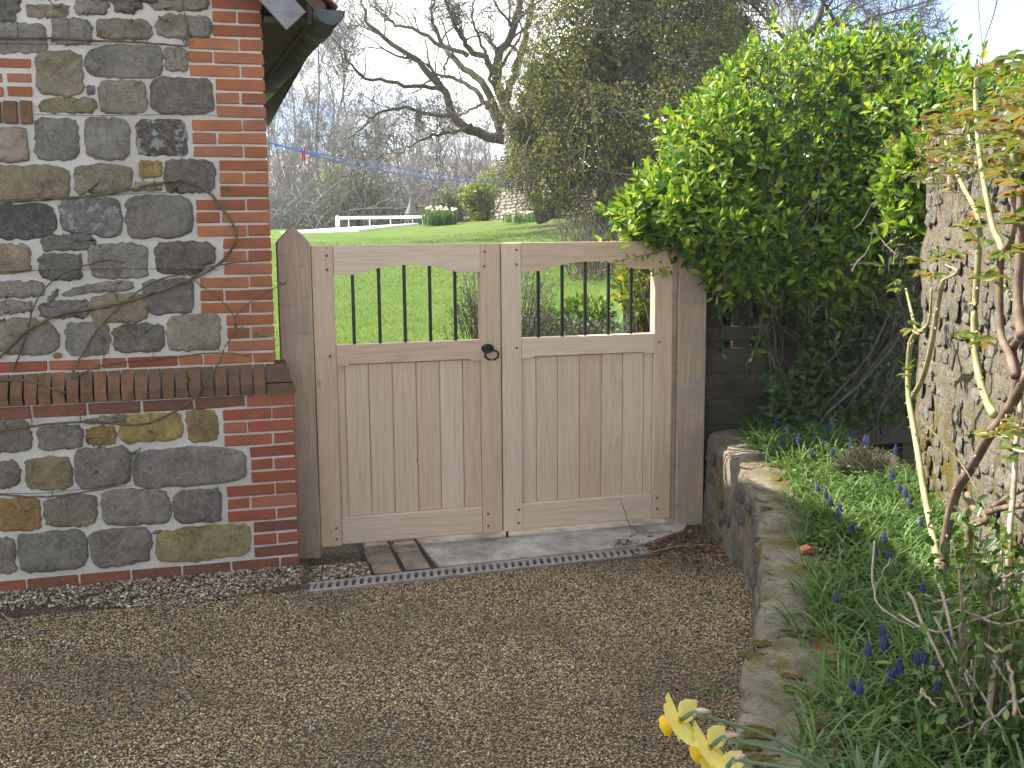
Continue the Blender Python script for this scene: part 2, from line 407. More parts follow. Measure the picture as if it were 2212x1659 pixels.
k = NT('compacted_gravel'); v = k.coord()
vc = k.voro(v, 120, 'Color'); vd = k.voro(v, 120)
sep = k.n('ShaderNodeSeparateColor'); k.set(sep.inputs[0], vc)
c = k.ramp(sep.outputs[0], [(0, (.065, .048, .03)), (.4, (.15, .105, .057)), (.75, (.25, .18, .10)), (1, (.32, .26, .19))])
c = k.mix(k.step(vd, .35, .6), c, (.028, .022, .016)); c = k.mix(k.math('MULTIPLY', k.step(k.noise(v, 2.2, 4), .45, .65), .6), c, (.052, .041, .029))
k.bump(k.math('MULTIPLY', vd, -1.0), .9, .006); MAT['gravel'] = k.done(c, .85, .2)
k = NT('pebbles'); w = k.coord()
c = k.ramp(k.island(), [(0, (.10, .078, .048)), (.2, (.23, .165, .083)), (.45, (.41, .28, .122)), (.70, (.53, .375, .18)), (.86, (.27, .235, .18)), (.95, (.58, .48, .34)), (1, (.70, .65, .57))])
c = k.mix(k.math('MULTIPLY', k.step(k.noise(w, 1.3, 4), .46, .66), .6), c, (.10, .077, .05)); MAT['pebble'] = k.done(c, .7, .3)
k = NT('strip_pebbles')
c = k.ramp(k.island(), [(0, (.06, .047, .032)), (.35, (.17, .125, .072)), (.6, (.29, .22, .135)), (.85, (.40, .33, .23)), (1, (.58, .54, .47))]); MAT['pebble_pale'] = k.done(c, .7, .3)

mb = MB(); V, F = grid_mesh(np.linspace(-14, 14, 60), np.linspace(-14, 1.2, 50), lambda X, Y: GZ + 0 * X); mb.add(V, F)
kind(mb.build('driveway', MAT['gravel'], origin=(0, 0, GZ)), 'structure')

OCT = np.array([(1, 0, 0), (-1, 0, 0), (0, 1, 0), (0, -1, 0), (0, 0, 1), (0, 0, -1)], float)
OCTF = np.array([(0, 2, 4), (2, 1, 4), (1, 3, 4), (3, 0, 4), (2, 0, 5), (1, 2, 5), (3, 1, 5), (0, 3, 5)])
CUB = np.array([(x, y, z) for x in (-1, 1) for y in (-1, 1) for z in (-1, 1)], float) * .72
def pebbles(name, P, smin, smax, mat, rng):
    n = len(P); a = rng.uniform(0, 2 * math.pi, n); ca, sa = np.cos(a), np.sin(a)
    s = rng.uniform(smin, smax, n) * .5; sx = s * rng.uniform(.9, 1.4, n); sy = s * rng.uniform(.7, 1.1, n); sz = s * rng.uniform(.5, .9, n)
    B = OCT[None] * np.ones((n, 1, 1)) + rng.normal(size=(n, 6, 3)) * .18
    x, y, z = B[..., 0] * sx[:, None], B[..., 1] * sy[:, None], B[..., 2] * sz[:, None]
    tl = rng.uniform(-.5, .5, (n, 1)); z, y = z * np.cos(tl) + y * np.sin(tl), y * np.cos(tl) - z * np.sin(tl)
    V = np.stack([x * ca[:, None] - y * sa[:, None], x * sa[:, None] + y * ca[:, None], z], -1) + P[:, None]
    F = (np.arange(n) * 6)[:, None, None] + OCTF[None]
    mb = MB(); mb.add(V.reshape(-1, 3), F.reshape(-1, 3)); return kind(mb.build(name, mat, smooth=True), 'stuff')
LOW = np.array([(1.12, .02), (1.0, -.5), (.85, -1.05), (.60, -1.55), (.265, -2.19), (-.08, -2.74), (-.31, -3.15), (-.62, -3.72), (-.9, -4.3)])
def low_x(y): return np.interp(-np.asarray(y), -LOW[:, 1], LOW[:, 0])
n = 142000
px = RNG.uniform(-3.1, 1.1, n); py = RNG.uniform(-3.1, -.33, n)
ok = (px < low_x(py) + .05) & ~((py > -.47) & (px > -1.02)) & (py < -.45 + .04 * np.sin(px * 3))
px, py = px[ok], py[ok]; pz = GZ + RNG.uniform(-.0015, .0035, len(px))
pebbles('drive_gravel', np.stack([px, py, pz], -1), .0055, .0108, MAT['pebble'], RNG)
n = 9000
px = RNG.uniform(-3.3, -.72, n); py = RNG.uniform(-.5, -.16, n)
ok = (py < np.where(px < -1.03, -.215, -.02)) & ((px < -1.02) | (py > -.37)) & (py > -.45 + .05 * np.sin(px * 5))
px, py = px[ok], py[ok]; pz = GZ + .012 + .03 * np.clip((py + .45) / .2, 0, 1) * (px < -1.03)
pebbles('loose_gravel', np.stack([px, py, pz - .004 + RNG.uniform(-.004, .004, len(px))], -1), .009, .021, MAT['pebble_pale'], RNG)
mb = MB(); V, F = grid_mesh(np.linspace(-4, -1.0, 40), np.linspace(-.47, -.1, 10), lambda X, Y: GZ + .004 + .03 * np.clip((Y + .45) / .2, 0, 1)); mb.add(V, F)
kind(mb.build('gravel_strip', MAT['gravel']), 'structure')

# lawn
k = NT('lawn_grass'); v = k.coord()
c = k.ramp(k.noise(v, .9, 5, .7), [(.3, (.058, .10, .012)), (.5, (.078, .132, .015)), (.75, (.105, .16, .02))])
c = k.mix(k.math('MULTIPLY', k.step(k.noise(v, 14, 4), .55, .75), .4), c, (.11, .13, .032))
c = k.mix(k.step(k.noise(v, 60, 3, .7), .44, .3), c, (.03, .07, .01))
sx_ = k.n('ShaderNodeSeparateXYZ'); tcx = k.n('ShaderNodeTexCoord'); k.set(sx_.inputs[0], tcx.outputs['Object'])
soilmask = k.math('MULTIPLY', k.math('MULTIPLY', k.step(sx_.outputs[0], 4.5, 6.5), k.step(sx_.outputs[1], 14, 16.5)), k.step(k.noise(v, .55, 5, .7), .45, .55))
c = k.mix(k.math('MULTIPLY', soilmask, .8), c, (.12, .085, .05))
k.bump(k.noise(v, 45, 4, .8), .8, .03); MAT['lawn'] = k.done(c, .85, .15)
ys = np.concatenate([np.linspace(.9, 30, 90), np.linspace(31, 140, 50)]); xs = np.concatenate([np.linspace(-90, -16, 20), np.linspace(-15, 20, 80), np.linspace(21, 110, 20)])
mb = MB(); V, F = grid_mesh(xs, ys, lawn_z); mb.add(V, F); kind(mb.build('lawn', MAT['lawn'], smooth=True, origin=(0, 0, 0)), 'structure')
MAT['blade'] = m_leaf('grass_blades', [(0, (.05, .092, .01)), (.5, (.08, .138, .015)), (1, (.12, .18, .026))], .35, .5, .3)
n = 90000
gy = 2.2 + (RNG.uniform(0, 1, n) ** 1.3) * 16; gx = -1.6 + RNG.uniform(-.6, 1, n) * (1.6 + gy * .42)
P = np.stack([gx, gy, lawn_z(gx, gy) - .004], -1); d = rdir(n) * .6 + np.array([0, 0, 1])
mb = MB(); leaves(mb, P, d, rdir(n), RNG.uniform(.03, .065, n), RNG.uniform(.008, .016, n), LEAF4[[0, 1, 2]] * np.array([1, 1, 0]), [np.array([(0, 1, 2)])])
kind(mb.build('lawn_blades', MAT['blade'], origin=(0, 0, 0)), 'stuff')

# concrete apron and setts in front of the gate, channel drain
mb = MB()
ap = [(-.40, -.345), (.62, -.30), (.95, -.10), (1.05, .05), (1.05, 1.15), (-1.0, 1.15), (-1.0, .22), (-.43, .20)]
V = [(x, y, GZ + .012) for x, y in ap] + [(x, y, GZ - .06) for x, y in ap]; m = len(ap)
mb.addpoly(V, [tuple(range(m))] + [(i, m + i, m + (i + 1) % m, (i + 1) % m) for i in range(m)])
tag(mb.build('concrete_apron', MAT['concrete']), 'worn concrete slab under the gate leaves with pale dusty patches', 'paving')
t = thing('sett_paving', 'small patch of brown stone setts beside the concrete slab under the gate', 'paving', (-.57, -.09, GZ))
for i, (x0, x1, y0, y1) in enumerate([(-.71, -.575, -.345, -.205), (-.71, -.575, -.19, .03), (-.70, -.575, .045, .19), (-.56, -.435, -.33, -.06), (-.56, -.435, -.045, .10), (-.56, -.435, .112, .19)]):
    mb = MB(); mb.box((x0, y0, GZ - .05), (x1, y1, GZ + .012 + .004 * (i % 3)), .012); mb.build('sett', MAT['sett'], t)
mb = MB(); mb.box((-.73, -.36, GZ - .05), (-.42, .2, GZ + .004)); mb.build('bedding', MAT['dark'], t)

dA, dB = np.array([-1.012, -.452]), np.array([.64, -.372]); dd = dB - dA; dl = np.linalg.norm(dd); dang = math.atan2(dd[1], dd[0])
t = thing('channel_drain', 'long slotted metal channel drain set across the drive before the gate', 'drain', (dA[0], dA[1], GZ))
RZ = Matrix.Rotation(dang, 4, 'Z')
def drain_part(name, lo, hi, mat, ch=.002):
    me = make_mesh(name, np.array(cbox(lo, hi, ch)[0]), MBF(cbox(lo, hi, ch)[1]), mat); return place(name, me, t, Matrix.Translation((dA[0], dA[1], GZ)) @ RZ)
def MBF(faces):
    by = {}
    for f in faces: by.setdefault(len(f), []).append(f)
    return [np.array(a) for a in by.values()]
drain_part('edge_rail', (0, -.058, -.02), (dl, -.042, .012), MAT['grate']); drain_part('edge_rail', (0, .042, -.02), (dl, .058, .012), MAT['grate'])
drain_part('trough', (0, -.045, -.03), (dl, .045, -.012), MAT['dark'], 0)
bar_me = make_mesh('bar', np.array(cbox((-.0095, -.043, -.006), (.0095, .043, .0105), .002)[0]), MBF(cbox((-.0095, -.043, -.006), (.0095, .043, .0105), .002)[1]), MAT['grate'])
nb = 46
for i in range(nb + 1):
    s = dl * i / nb
    if i > 40 and random.random() < .4: pass
    place('bar', bar_me, t, Matrix.Translation((dA[0], dA[1], GZ)) @ RZ @ Matrix.Translation((min(max(s, .01), dl - .01), 0, 0)) @ Matrix.Rotation(rad(-14), 4, 'Z'))

# ================================================================== HOUSE
YW, YP = -.150, -.215                    # mortar faces of wall and plinth
XC, XP = -1.105, -1.034
house = thing('stone_house', 'stone and red brick house corner with brick plinth and dark eaves gutter', 'building', (-4.2, 2.2, GZ))
RIDGE_X = -4.2; SL = 1.07  # ridge out of view, moved up and left so the roof shades the drive
def roof_z(x): return 2.475 + SL * (-.845 - x) if x > RIDGE_X else 2.475 + SL * (-.845 - (2 * RIDGE_X - x))
mb = MB()
XL = 2 * RIDGE_X + 1.13
prof = [(XL, -.15), (XC - .008, -.15), (XC - .008, roof_z(XC) - .1), (RIDGE_X, roof_z(RIDGE_X) - .12), (XL, roof_z(XL) - .1)]
V = [(x, YW, z) for x, z in prof] + [(x, 4.4, z) for x, z in prof]; m = 5
mb.addpoly(V, [tuple(range(m)), tuple(range(2 * m - 1, m - 1, -1))] + [(i, m + i, m + (i + 1) % m, (i + 1) % m) for i in range(m)])
mb.build('wall', MAT['mortar'], house)
mb = MB(); mb.box((XL - .05, YP, -.15), (XP - .008, -.004, .80)); mb.box((XL - .05, -.004, -.15), (-1.083, 4.45, .80)); mb.build('plinth', MAT['mortar'], house)

def brick_mesh(nm, L, Hh, Dp, mat, seed):
    r = np.random.default_rng(seed)
    V, F = cbox((-L / 2, -Dp / 2, -Hh / 2), (L / 2, Dp / 2, Hh / 2), .0035); V = np.array(V) + r.normal(size=(24, 3)) * .0012
    return make_mesh(nm, V, MBF(F), mat)
BM = {}
def brick(xa, xb, z0, z1, yface, mat='brick', dep=.06, name='brick'):
    L = round(xb - xa, 3); Hh = round(z1 - z0, 3); key = (L, Hh, mat, random.randint(0, 2), dep)
    if key not in BM: BM[key] = brick_mesh('brick', L, Hh, dep, MAT[mat], hash(key[:2]) % 9999 + key[3])
    return place(name, BM[key], house, Matrix.Translation(((xa + xb) / 2, yface + dep / 2 + random.uniform(-.002, .002), (z0 + z1) / 2)) @ Matrix.Rotation(random.uniform(-.006, .006), 4, 'Y'))
ST, HD, J = .2075, .0965, .0095
PZ = .0571; BH = .0475; Z0 = .938
def quoin(i, z, wide, pos, xr, yf, mat):
    z1 = z + BH
    if wide:
        if pos == 1: brick(xr - ST, xr, z, z1, yf, mat); brick(xr - ST - J - HD, xr - ST - J, z, z1, yf, mat)
        else: brick(xr - HD, xr, z, z1, yf, mat); brick(xr - HD - J - ST, xr - HD - J, z, z1, yf, mat)
    else:
        if pos == 1: brick(xr - HD - .004, xr, z, z1, yf, mat); brick(xr - ST, xr - HD - J - .004, z, z1, yf, mat)
        else: brick(xr - ST, xr, z, z1, yf, mat)
for i in range(36):
    z = Z0 + PZ * (i + 1) - .001
    if z > roof_z(XC) - .25: break
    quoin(i, z, (i // 3) % 2 == 1, i % 3, XC, YW - .006, 'brick')
x = XC; sw = [HD, ST, HD, ST, HD, ST]; q = 0                      # band course above the cap
seq = [HD, ST, HD, ST, HD, ST, ST, ST, HD, ST, ST, ST]
for L in seq:
    brick(x - L, x, Z0, Z0 + BH - .003, YW - .006, 'brick' if q < 3 else 'plinth_brick'); x -= L + J; q += 1
PPZ = .0586; PB = -.0145
def pz(i): return PB + PPZ * i
x = XP
for L in [.088, ST, ST, ST, ST, ST, ST, ST, ST, ST, ST]:
    brick(x - L, x, pz(0), pz(0) + .049, YP - .006, 'band_brick'); x -= L + J
for i in range(1, 13):
    z = pz(i); wide = ((i - 1) // 3) % 2 == 1; pos = (i - 1) % 3; xr = XP; mt = 'plinth_brick' if i > 4 else ('band_brick' if random.random() < .6 else 'plinth_brick')
    z1 = z + .049
    if wide:
        a, b = (HD, ST) if pos != 1 else (ST, HD)
        brick(xr - a, xr, z, z1, YP - .006, mt); brick(xr - a - J - b, xr - a - J, z, z1, YP - .006, mt)
    elif pos == 1: brick(xr - HD, xr, z, z1, YP - .006, mt); brick(xr - ST + .004, xr - HD - J, z, z1, YP - .006, mt)
    else: brick(xr - ST + .004, xr, z, z1, YP - .006, mt)
x = XP
for L in [ST] + [.213] * 10:
    brick(x - L, x, pz(13), pz(13) + .049, YP - .008, 'band_brick' if x < XP else 'plinth_brick'); x -= L + .0095
# sloping cap bricks laid on edge
capz0, capz1 = pz(14) - .004, Z0 - .009
def cap_mesh(w, seed):
    r = np.random.default_rng(seed)
    pr = [(YP - .016, capz0), (YP - .016, capz0 + .045), (YW - .008, capz1), (YW + .03, capz1), (YW + .03, capz0)]
    pr = [(a, b) for a, b in pr]; m = len(pr); V = [(-w / 2 + r.normal() * .0015, a + r.normal() * .0015, b + r.normal() * .002) for a, b in pr] + [(w / 2 + r.normal() * .0015, a + r.normal() * .0015, b + r.normal() * .002) for a, b in pr]
    F = [tuple(range(m))[::-1], tuple(range(m, 2 * m))] + [(i, (i + 1) % m, m + (i + 1) % m, m + i) for i in range(m)]
    return make_mesh('cap_brick', np.array(V), MBF(F), MAT['cap_brick'])
caps = [cap_mesh(.047, s) for s in range(5)]
x = XP - .125
for i in range(42):
    place('cap_brick', random.choice(caps), house, Matrix.Translation((x - .0235, 0, 0))); x -= .0562
mb = MB()                                                              # corner cap: bevelled on two sides
a, b, c0 = XP + .012, XP - .117, YP - .016
for (za, zb, yo, xo) in ((capz0, capz0 + .045, 0, 0), (capz0 + .051, capz1, .012, .016)):
    top = .03 if za == capz0 else .052
    V = [(b, c0 + yo, za), (a - xo, c0 + yo, za), (a - xo, -.01, za), (b, -.01, za), (b, c0 + yo + top * .35, zb), (a - xo - top * .35, c0 + yo + top * .35, zb), (a - xo - top * .35, -.01, zb), (b, -.01, zb)]
    mb.addpoly(V, [(0, 1, 2, 3), (4, 7, 6, 5), (0, 4, 5, 1), (1, 5, 6, 2), (2, 6, 7, 3), (3, 7, 4, 0)])
mb.build('corner_cap', MAT['cap_brick'], house)

# rubble stones, traced course by course on the wall face
GREY, GREY2, DARK, TAN, OCH, BRN = (.145, .142, .130), (.175, .168, .150), (.085, .083, .078), (.225, .19, .13), (.235, .165, .055), (.165, .142, .115)
STN = []
def S(o, c, li, *p): STN.append((o, c, li, p))
S(0, DARK, 0, (-20, -40), (145, -40), (135, 60), (95, 150), (-20, 160)); S(0, BRN, .3, (185, 40), (310, 40), (480, 30), (490, 90), (440, 125), (210, 125))
S(0, GREY, .1, (530, 10), (760, 10), (770, 60), (730, 95), (560, 105), (525, 60)); S(0, DARK, .1, (805, -30), (1005, -30), (1000, 40), (940, 95), (830, 85), (800, 40))
S(0, BRN, .5, (1060, -30), (1475, -30), (1470, 50), (1420, 75), (1070, 70)); S(0, GREY, .3, (-20, 190), (100, 180), (300, 160), (330, 230), (320, 360), (120, 375), (-20, 370))
S(0, GREY, .1, (370, 150), (470, 130), (590, 135), (650, 190), (640, 300), (560, 320), (400, 315), (370, 230)); S(0, BRN, .5, (690, 150), (760, 125), (880, 145), (1020, 140), (1065, 200), (1060, 270), (900, 285), (720, 275), (685, 220))
S(0, GREY2, .6, (1100, 180), (1160, 120), (1400, 110), (1490, 150), (1490, 215), (1440, 260), (1270, 275), (1120, 240)); S(0, (.19, .178, .125), .1, (265, 450), (330, 370), (480, 360), (580, 400), (580, 640), (500, 670), (300, 670), (255, 600))
S(0, GREY, .15, (610, 400), (760, 330), (1130, 320), (1145, 480), (1120, 515), (860, 550), (640, 545), (605, 480)); S(0, (.15, .142, .115), 0, (1165, 345), (1300, 340), (1325, 380), (1320, 500), (1180, 505), (1160, 460))
S(0, GREY2, .2, (610, 610), (640, 600), (668, 612), (670, 655), (645, 670), (615, 668)); S(0, (.165, .155, .12), .5, (700, 600), (800, 575), (1010, 570), (1030, 600), (1025, 770), (980, 800), (740, 800), (705, 760))
S(0, (.125, .118, .10), .4, (1070, 580), (1140, 545), (1280, 560), (1460, 550), (1500, 620), (1500, 770), (1420, 805), (1110, 795), (1065, 720)); S(0, (.17, .155, .085), .2, (280, 730), (400, 690), (660, 690), (680, 720), (660, 790), (400, 800), (275, 790))
S(0, (.20, .165, .14), .1, (-20, 900), (170, 900), (190, 1000), (210, 1110), (60, 1150), (-20, 1140)); S(0, GREY, .05, (245, 860), (300, 835), (520, 840), (550, 880), (560, 1060), (510, 1130), (280, 1125), (250, 1050))
S(0, GREY, .1, (595, 850), (700, 825), (860, 845), (915, 920), (900, 1080), (820, 1130), (650, 1115), (600, 1000)); S(0, (.062, .048, .042), 1.0, (975, 870), (1080, 840), (1250, 845), (1300, 920), (1325, 1080), (1180, 1090), (980, 1105), (965, 960))
S(0, OCH, .1, (975, 1140), (1050, 1150), (1130, 1130), (1140, 1240), (990, 1255)); S(0, (.115, .108, .098), .4, (1175, 1140), (1300, 1120), (1440, 1130), (1510, 1190), (1515, 1330), (1420, 1355), (1180, 1355), (1165, 1230))
S(0, (.165, .145, .095), .4, (-20, 1170), (250, 1165), (430, 1180), (490, 1230), (490, 1330), (430, 1390), (100, 1415), (-20, 1400)); S(0, (.175, .165, .115), .3, (540, 1200), (650, 1155), (850, 1170), (945, 1210), (940, 1250), (860, 1330), (700, 1365), (540, 1370), (530, 1290))
S(0, TAN, .2, (990, 1280), (1140, 1290), (1145, 1340), (940, 1355), (920, 1340))
S(600, (.07, .07, .068), .05, (-20, 110), (220, 110), (370, 140), (400, 200), (390, 290), (300, 320), (190, 365), (-20, 350)); S(600, (.10, .10, .092), 1.0, (420, 110), (520, 80), (830, 65), (855, 130), (850, 250), (820, 330), (760, 355), (640, 300), (460, 290), (420, 200))
S(600, GREY, .2, (890, 80), (1100, 50), (1320, 55), (1355, 110), (1345, 300), (1280, 335), (920, 350), (895, 240)); S(600, (.10, .10, .093), .2, (300, 360), (420, 320), (620, 340), (680, 370), (600, 420), (320, 445), (290, 400))
S(600, TAN, .3, (-20, 390), (150, 390), (210, 430), (215, 520), (230, 570), (100, 605), (-20, 600)); S(600, (.08, .078, .07), .5, (280, 490), (420, 460), (580, 460), (570, 560), (560, 640), (400, 650), (300, 620), (270, 560))
S(600, GREY, .3, (630, 420), (820, 385), (1000, 400), (1040, 420), (1030, 560), (1025, 630), (850, 630), (680, 635), (650, 580), (620, 500)); S(600, (.095, .088, .08), .5, (1090, 420), (1230, 375), (1420, 375), (1500, 400), (1525, 470), (1490, 520), (1420, 530), (1400, 590), (1200, 610), (1100, 550))
S(600, GREY2, .2, (-20, 660), (200, 650), (300, 690), (330, 720), (240, 770), (-20, 775)); S(600, GREY2, .2, (440, 740), (600, 690), (800, 650), (930, 660), (925, 710), (640, 735), (450, 765))
S(600, GREY2, .2, (-20, 790), (210, 810), (240, 850), (100, 880), (-20, 900)); S(600, (.115, .112, .102), .2, (270, 830), (420, 795), (610, 785), (630, 880), (600, 910), (340, 915), (290, 890))
S(600, TAN, .15, (650, 780), (840, 740), (1000, 760), (1040, 850), (1030, 930), (940, 950), (680, 940), (640, 900)); S(600, GREY, .4, (1000, 670), (1150, 640), (1350, 650), (1365, 800), (1330, 870), (1100, 890), (1040, 800))
S(600, GREY2, .3, (-20, 920), (150, 920), (330, 970), (410, 1020), (410, 1130), (320, 1170), (100, 1170), (-20, 1150)); S(600, GREY, .3, (480, 960), (620, 940), (760, 970), (780, 1080), (740, 1160), (560, 1185), (480, 1160), (460, 1080))
S(600, (.135, .13, .108), .2, (800, 1000), (900, 955), (1100, 955), (1155, 1000), (1160, 1120), (1080, 1155), (850, 1150), (800, 1110)); S(600, (.21, .20, .165), .2, (1185, 930), (1350, 885), (1530, 885), (1550, 950), (1555, 1100), (1500, 1140), (1240, 1145), (1185, 1120))
S(600, OCH, 0, (375, 1175), (400, 1160), (430, 1162), (435, 1188), (400, 1196), (380, 1195)); S(600, GREY2, .2, (335, 800), (360, 740), (410, 705), (412, 740), (370, 790))
S(1200, (.10, .092, .085), .4, (-20, 320), (150, 300), (220, 350), (225, 480), (150, 520), (-20, 540)); S(1200, GREY2, .3, (260, 360), (400, 340), (570, 350), (585, 420), (550, 490), (300, 525), (265, 430))
S(1200, (.20, .185, .12), .2, (595, 310), (700, 290), (900, 265), (880, 310), (700, 335), (600, 340)); S(1200, (.17, .12, .035), .3, (610, 390), (700, 345), (810, 360), (825, 430), (770, 485), (650, 475), (600, 430))
S(1200, (.255, .205, .065), .1, (850, 310), (980, 265), (1250, 260), (1290, 330), (1280, 410), (1160, 440), (920, 475), (850, 440), (835, 370)); S(1200, (.20, .15, .06), .1, (1320, 250), (1450, 230), (1530, 280), (1540, 430), (1450, 465), (1360, 450), (1310, 360))
S(1200, (.11, .095, .09), .6, (-20, 600), (100, 590), (150, 650), (130, 740), (20, 790), (-20, 790)); S(1200, (.14, .12, .07), .1, (180, 580), (340, 570), (480, 570), (510, 680), (510, 760), (420, 795), (260, 790), (180, 740))
S(1200, (.12, .112, .10), .5, (530, 540), (680, 505), (880, 490), (920, 560), (910, 730), (800, 770), (560, 790), (530, 700)); S(1200, (.155, .148, .14), .25, (970, 530), (1300, 500), (1600, 530), (1700, 545), (1735, 640), (1710, 720), (1460, 750), (1130, 785), (950, 780), (945, 690))
S(1200, (.20, .125, .045), .1, (-20, 870), (150, 850), (280, 870), (290, 1060), (200, 1085), (-20, 1090)); S(1200, (.14, .135, .105), .1, (310, 880), (480, 840), (660, 840), (680, 900), (670, 1040), (480, 1055), (340, 1050))
S(1200, (.15, .142, .122), .75, (720, 820), (900, 790), (1150, 830), (1195, 870), (1195, 1010), (1050, 1040), (780, 1040), (720, 940)); S(1200, (.125, .12, .112), .1, (1220, 840), (1330, 800), (1540, 795), (1560, 880), (1550, 1010), (1280, 1040), (1230, 960))
S(1200, (.17, .155, .145), .5, (-20, 1140), (70, 1140), (110, 1200), (115, 1380), (-20, 1390)); S(1200, (.13, .127, .11), .1, (130, 1110), (330, 1100), (580, 1090), (610, 1150), (605, 1300), (540, 1350), (200, 1385), (140, 1340))
S(1200, (.14, .132, .118), .05, (630, 1110), (780, 1070), (1000, 1065), (1050, 1130), (1075, 1200), (1030, 1270), (900, 1310), (740, 1350), (660, 1270), (630, 1180)); S(1200, (.19, .165, .075), .05, (1160, 1100), (1400, 1060), (1650, 1040), (1750, 1060), (1765, 1180), (1710, 1260), (1480, 1290), (1180, 1305), (1100, 1240), (1110, 1160))
S(1200, GREY2, .1, (1075, 1105), (1100, 1085), (1140, 1080), (1125, 1105))

def stone_arrays(pts, dep, rng, n=38, inset=.012, rough=.004):
    """pts: (m,2) outline in the face plane; returns vertices (u, w, out) and faces of one rough-faced stone"""
    pts = np.asarray(pts, float); c = pts.mean(0)
    seg = np.linalg.norm(np.roll(pts, -1, 0) - pts, axis=1); cum = np.concatenate([[0], np.cumsum(seg)]); q = np.vstack([pts, pts[:1]])
    s = np.linspace(0, cum[-1], n, endpoint=False); o = np.stack([np.interp(s, cum, q[:, i]) for i in range(2)], -1)
    for _ in range(1): o = .5 * o + .25 * (np.roll(o, 1, 0) + np.roll(o, -1, 0))
    lo_, hi_ = o.min(0), o.max(0); cb = (lo_ + hi_) / 2; uv = (o - cb) / ((hi_ - lo_) / 2); lp = (np.abs(uv) ** 6).sum(1) ** (1 / 6.); o = cb + (o - cb) * (1 + .65 * (np.clip(1 / lp, 1, 1.3) - 1))[:, None]
    o = c + (o - c) * 1.035 + rng.normal(size=(n, 2)) * min(.0035, .03 * math.sqrt(seg.sum() * .05))
    r = o - c; d = np.linalg.norm(r, axis=1, keepdims=True); rings = []; so = rng.uniform(0, 50, 3); tilt = np.clip(rng.normal(size=2), -1.2, 1.2) * dep * .22 / max(.05, d.mean())
    for ins, h in ((0, -.02), (0, .25), (inset * .4, .72), (inset * 1.1, .95), (.8, 1.0), (.6, 1.0), (.4, 1.0), (.2, 1.0)):
        p = c + r * np.clip(1 - ins / d, .2, 1) if h < 1 else c + r * ins * (1 - inset * 1.1 / d)
        if h > .5: q = np.array([mn.noise(Vector((a * 13 + so[0], b * 13 + so[1], so[2]))) + .6 * mn.noise(Vector((a * 34 + so[1], b * 34 + so[2], so[0]))) for a, b in p]); hh = h * dep + q * rough * 1.6 + (p - c) @ tilt * (h >= .95)
        else: hh = np.full(n, h * dep)
        rings.append(np.concatenate([p, hh[:, None]], 1))
    V = np.concatenate(rings + [np.array([[c[0], c[1], rings[-1][:, 2].mean()]])]); m = len(rings)
    i = np.arange(n); jn = (i + 1) % n; Q = np.concatenate([np.stack([k_ * n + i, k_ * n + jn, (k_ + 1) * n + jn, (k_ + 1) * n + i], -1) for k_ in range(m - 1)])
    T = np.stack([(m - 1) * n + i, (m - 1) * n + jn, np.full(n, m * n)], -1)
    return V, [Q, T]
def wall_stone(pts, yface, dep, col, li, rng):
    V, F = stone_arrays(pts, dep, rng); W = np.stack([V[:, 0], yface - V[:, 2], V[:, 1]], -1)
    o = obj('stone', make_mesh('stone', W, F, MAT['stone'], True), house)
    o.color = (*col, li); return o
srng = np.random.default_rng(3)
for (oy, col, li, pts) in STN:
    yf = YP if oy == 1200 else YW
    P = [at_y(zz(0, oy, *p), yf) for p in pts]
    wall_stone([(p[0], p[2]) for p in P], yf, srng.uniform(.010, .018), tuple(np.array(col) * np.array([1.12, 1.0, .86]) * srng.uniform(2.1, 2.9)), li, srng)
# the wall goes on past the picture's edge
for (yf, za, zb) in ((YW, 1.0, 2.9), (YP, .04, .78)):
    z = za
    while z < zb - .08:
        h = srng.uniform(.10, .17); h = min(h, zb - z)
        x = at_y((-12, proj(np.array([-2.2, yf, z + h / 2]))[0][1]), yf)[0] - .02
        if z > 2.38: x = XC - .36
        while x > -3.6:
            w = srng.uniform(.13, .28); p = [(x - w + .01, z + .008), (x - w * .5, z + .003), (x - .01, z + .01), (x - .006, z + h * .5), (x - .012, z + h - .014), (x - w * .5, z + h - .008), (x - w + .012, z + h - .016), (x - w + .006, z + h * .5)]
            p = [(a + srng.normal() * .006, b + srng.normal() * .006) for a, b in p]
            wall_stone(p, yf, .013, np.array([GREY, GREY2, DARK, TAN, BRN][srng.integers(0, 5)]) * 1.1, srng.uniform(0, .6), srng); x -= w + .012
        z += h + .01
def side_stone(y, z, w, h):
    V, F = stone_arrays([(y + a * w / 2, z + b * h / 2) for a, b in ((-1, -.8), (0, -1), (1, -.85), (.95, .0), (1, .85), (0, 1), (-.95, .9), (-1, 0))], .012, srng, 20); o = obj('stone', make_mesh('stone', np.stack([XC - .008 + V[:, 2], V[:, 0], V[:, 1]], -1), F, MAT['stone'], True), house); o.color = (*(np.array([GREY, GREY2, BRN, TAN][srng.integers(0, 4)]) * 2.2), srng.uniform(0, .6))
for i in range(24):
    z = Z0 + PZ * i; L = (ST, HD)[i % 2]
    for (y0, y1) in ((YW + .058, YW + L), (YW + L + J, YW + L + J + (HD, ST)[i % 2])):
        V, F = cbox((XC - .05, y0, z), (XC - .002, y1, z + BH), .0035); obj('brick', make_mesh('brick', np.array(V), MBF(F), MAT['brick']), house)
z = 1.02
while z < 2.3:
    y = YW + .36
    while y < 3.2: w = srng.uniform(.15, .3); side_stone(y + w / 2, z, w - .02, .12); y += w
    z += .145
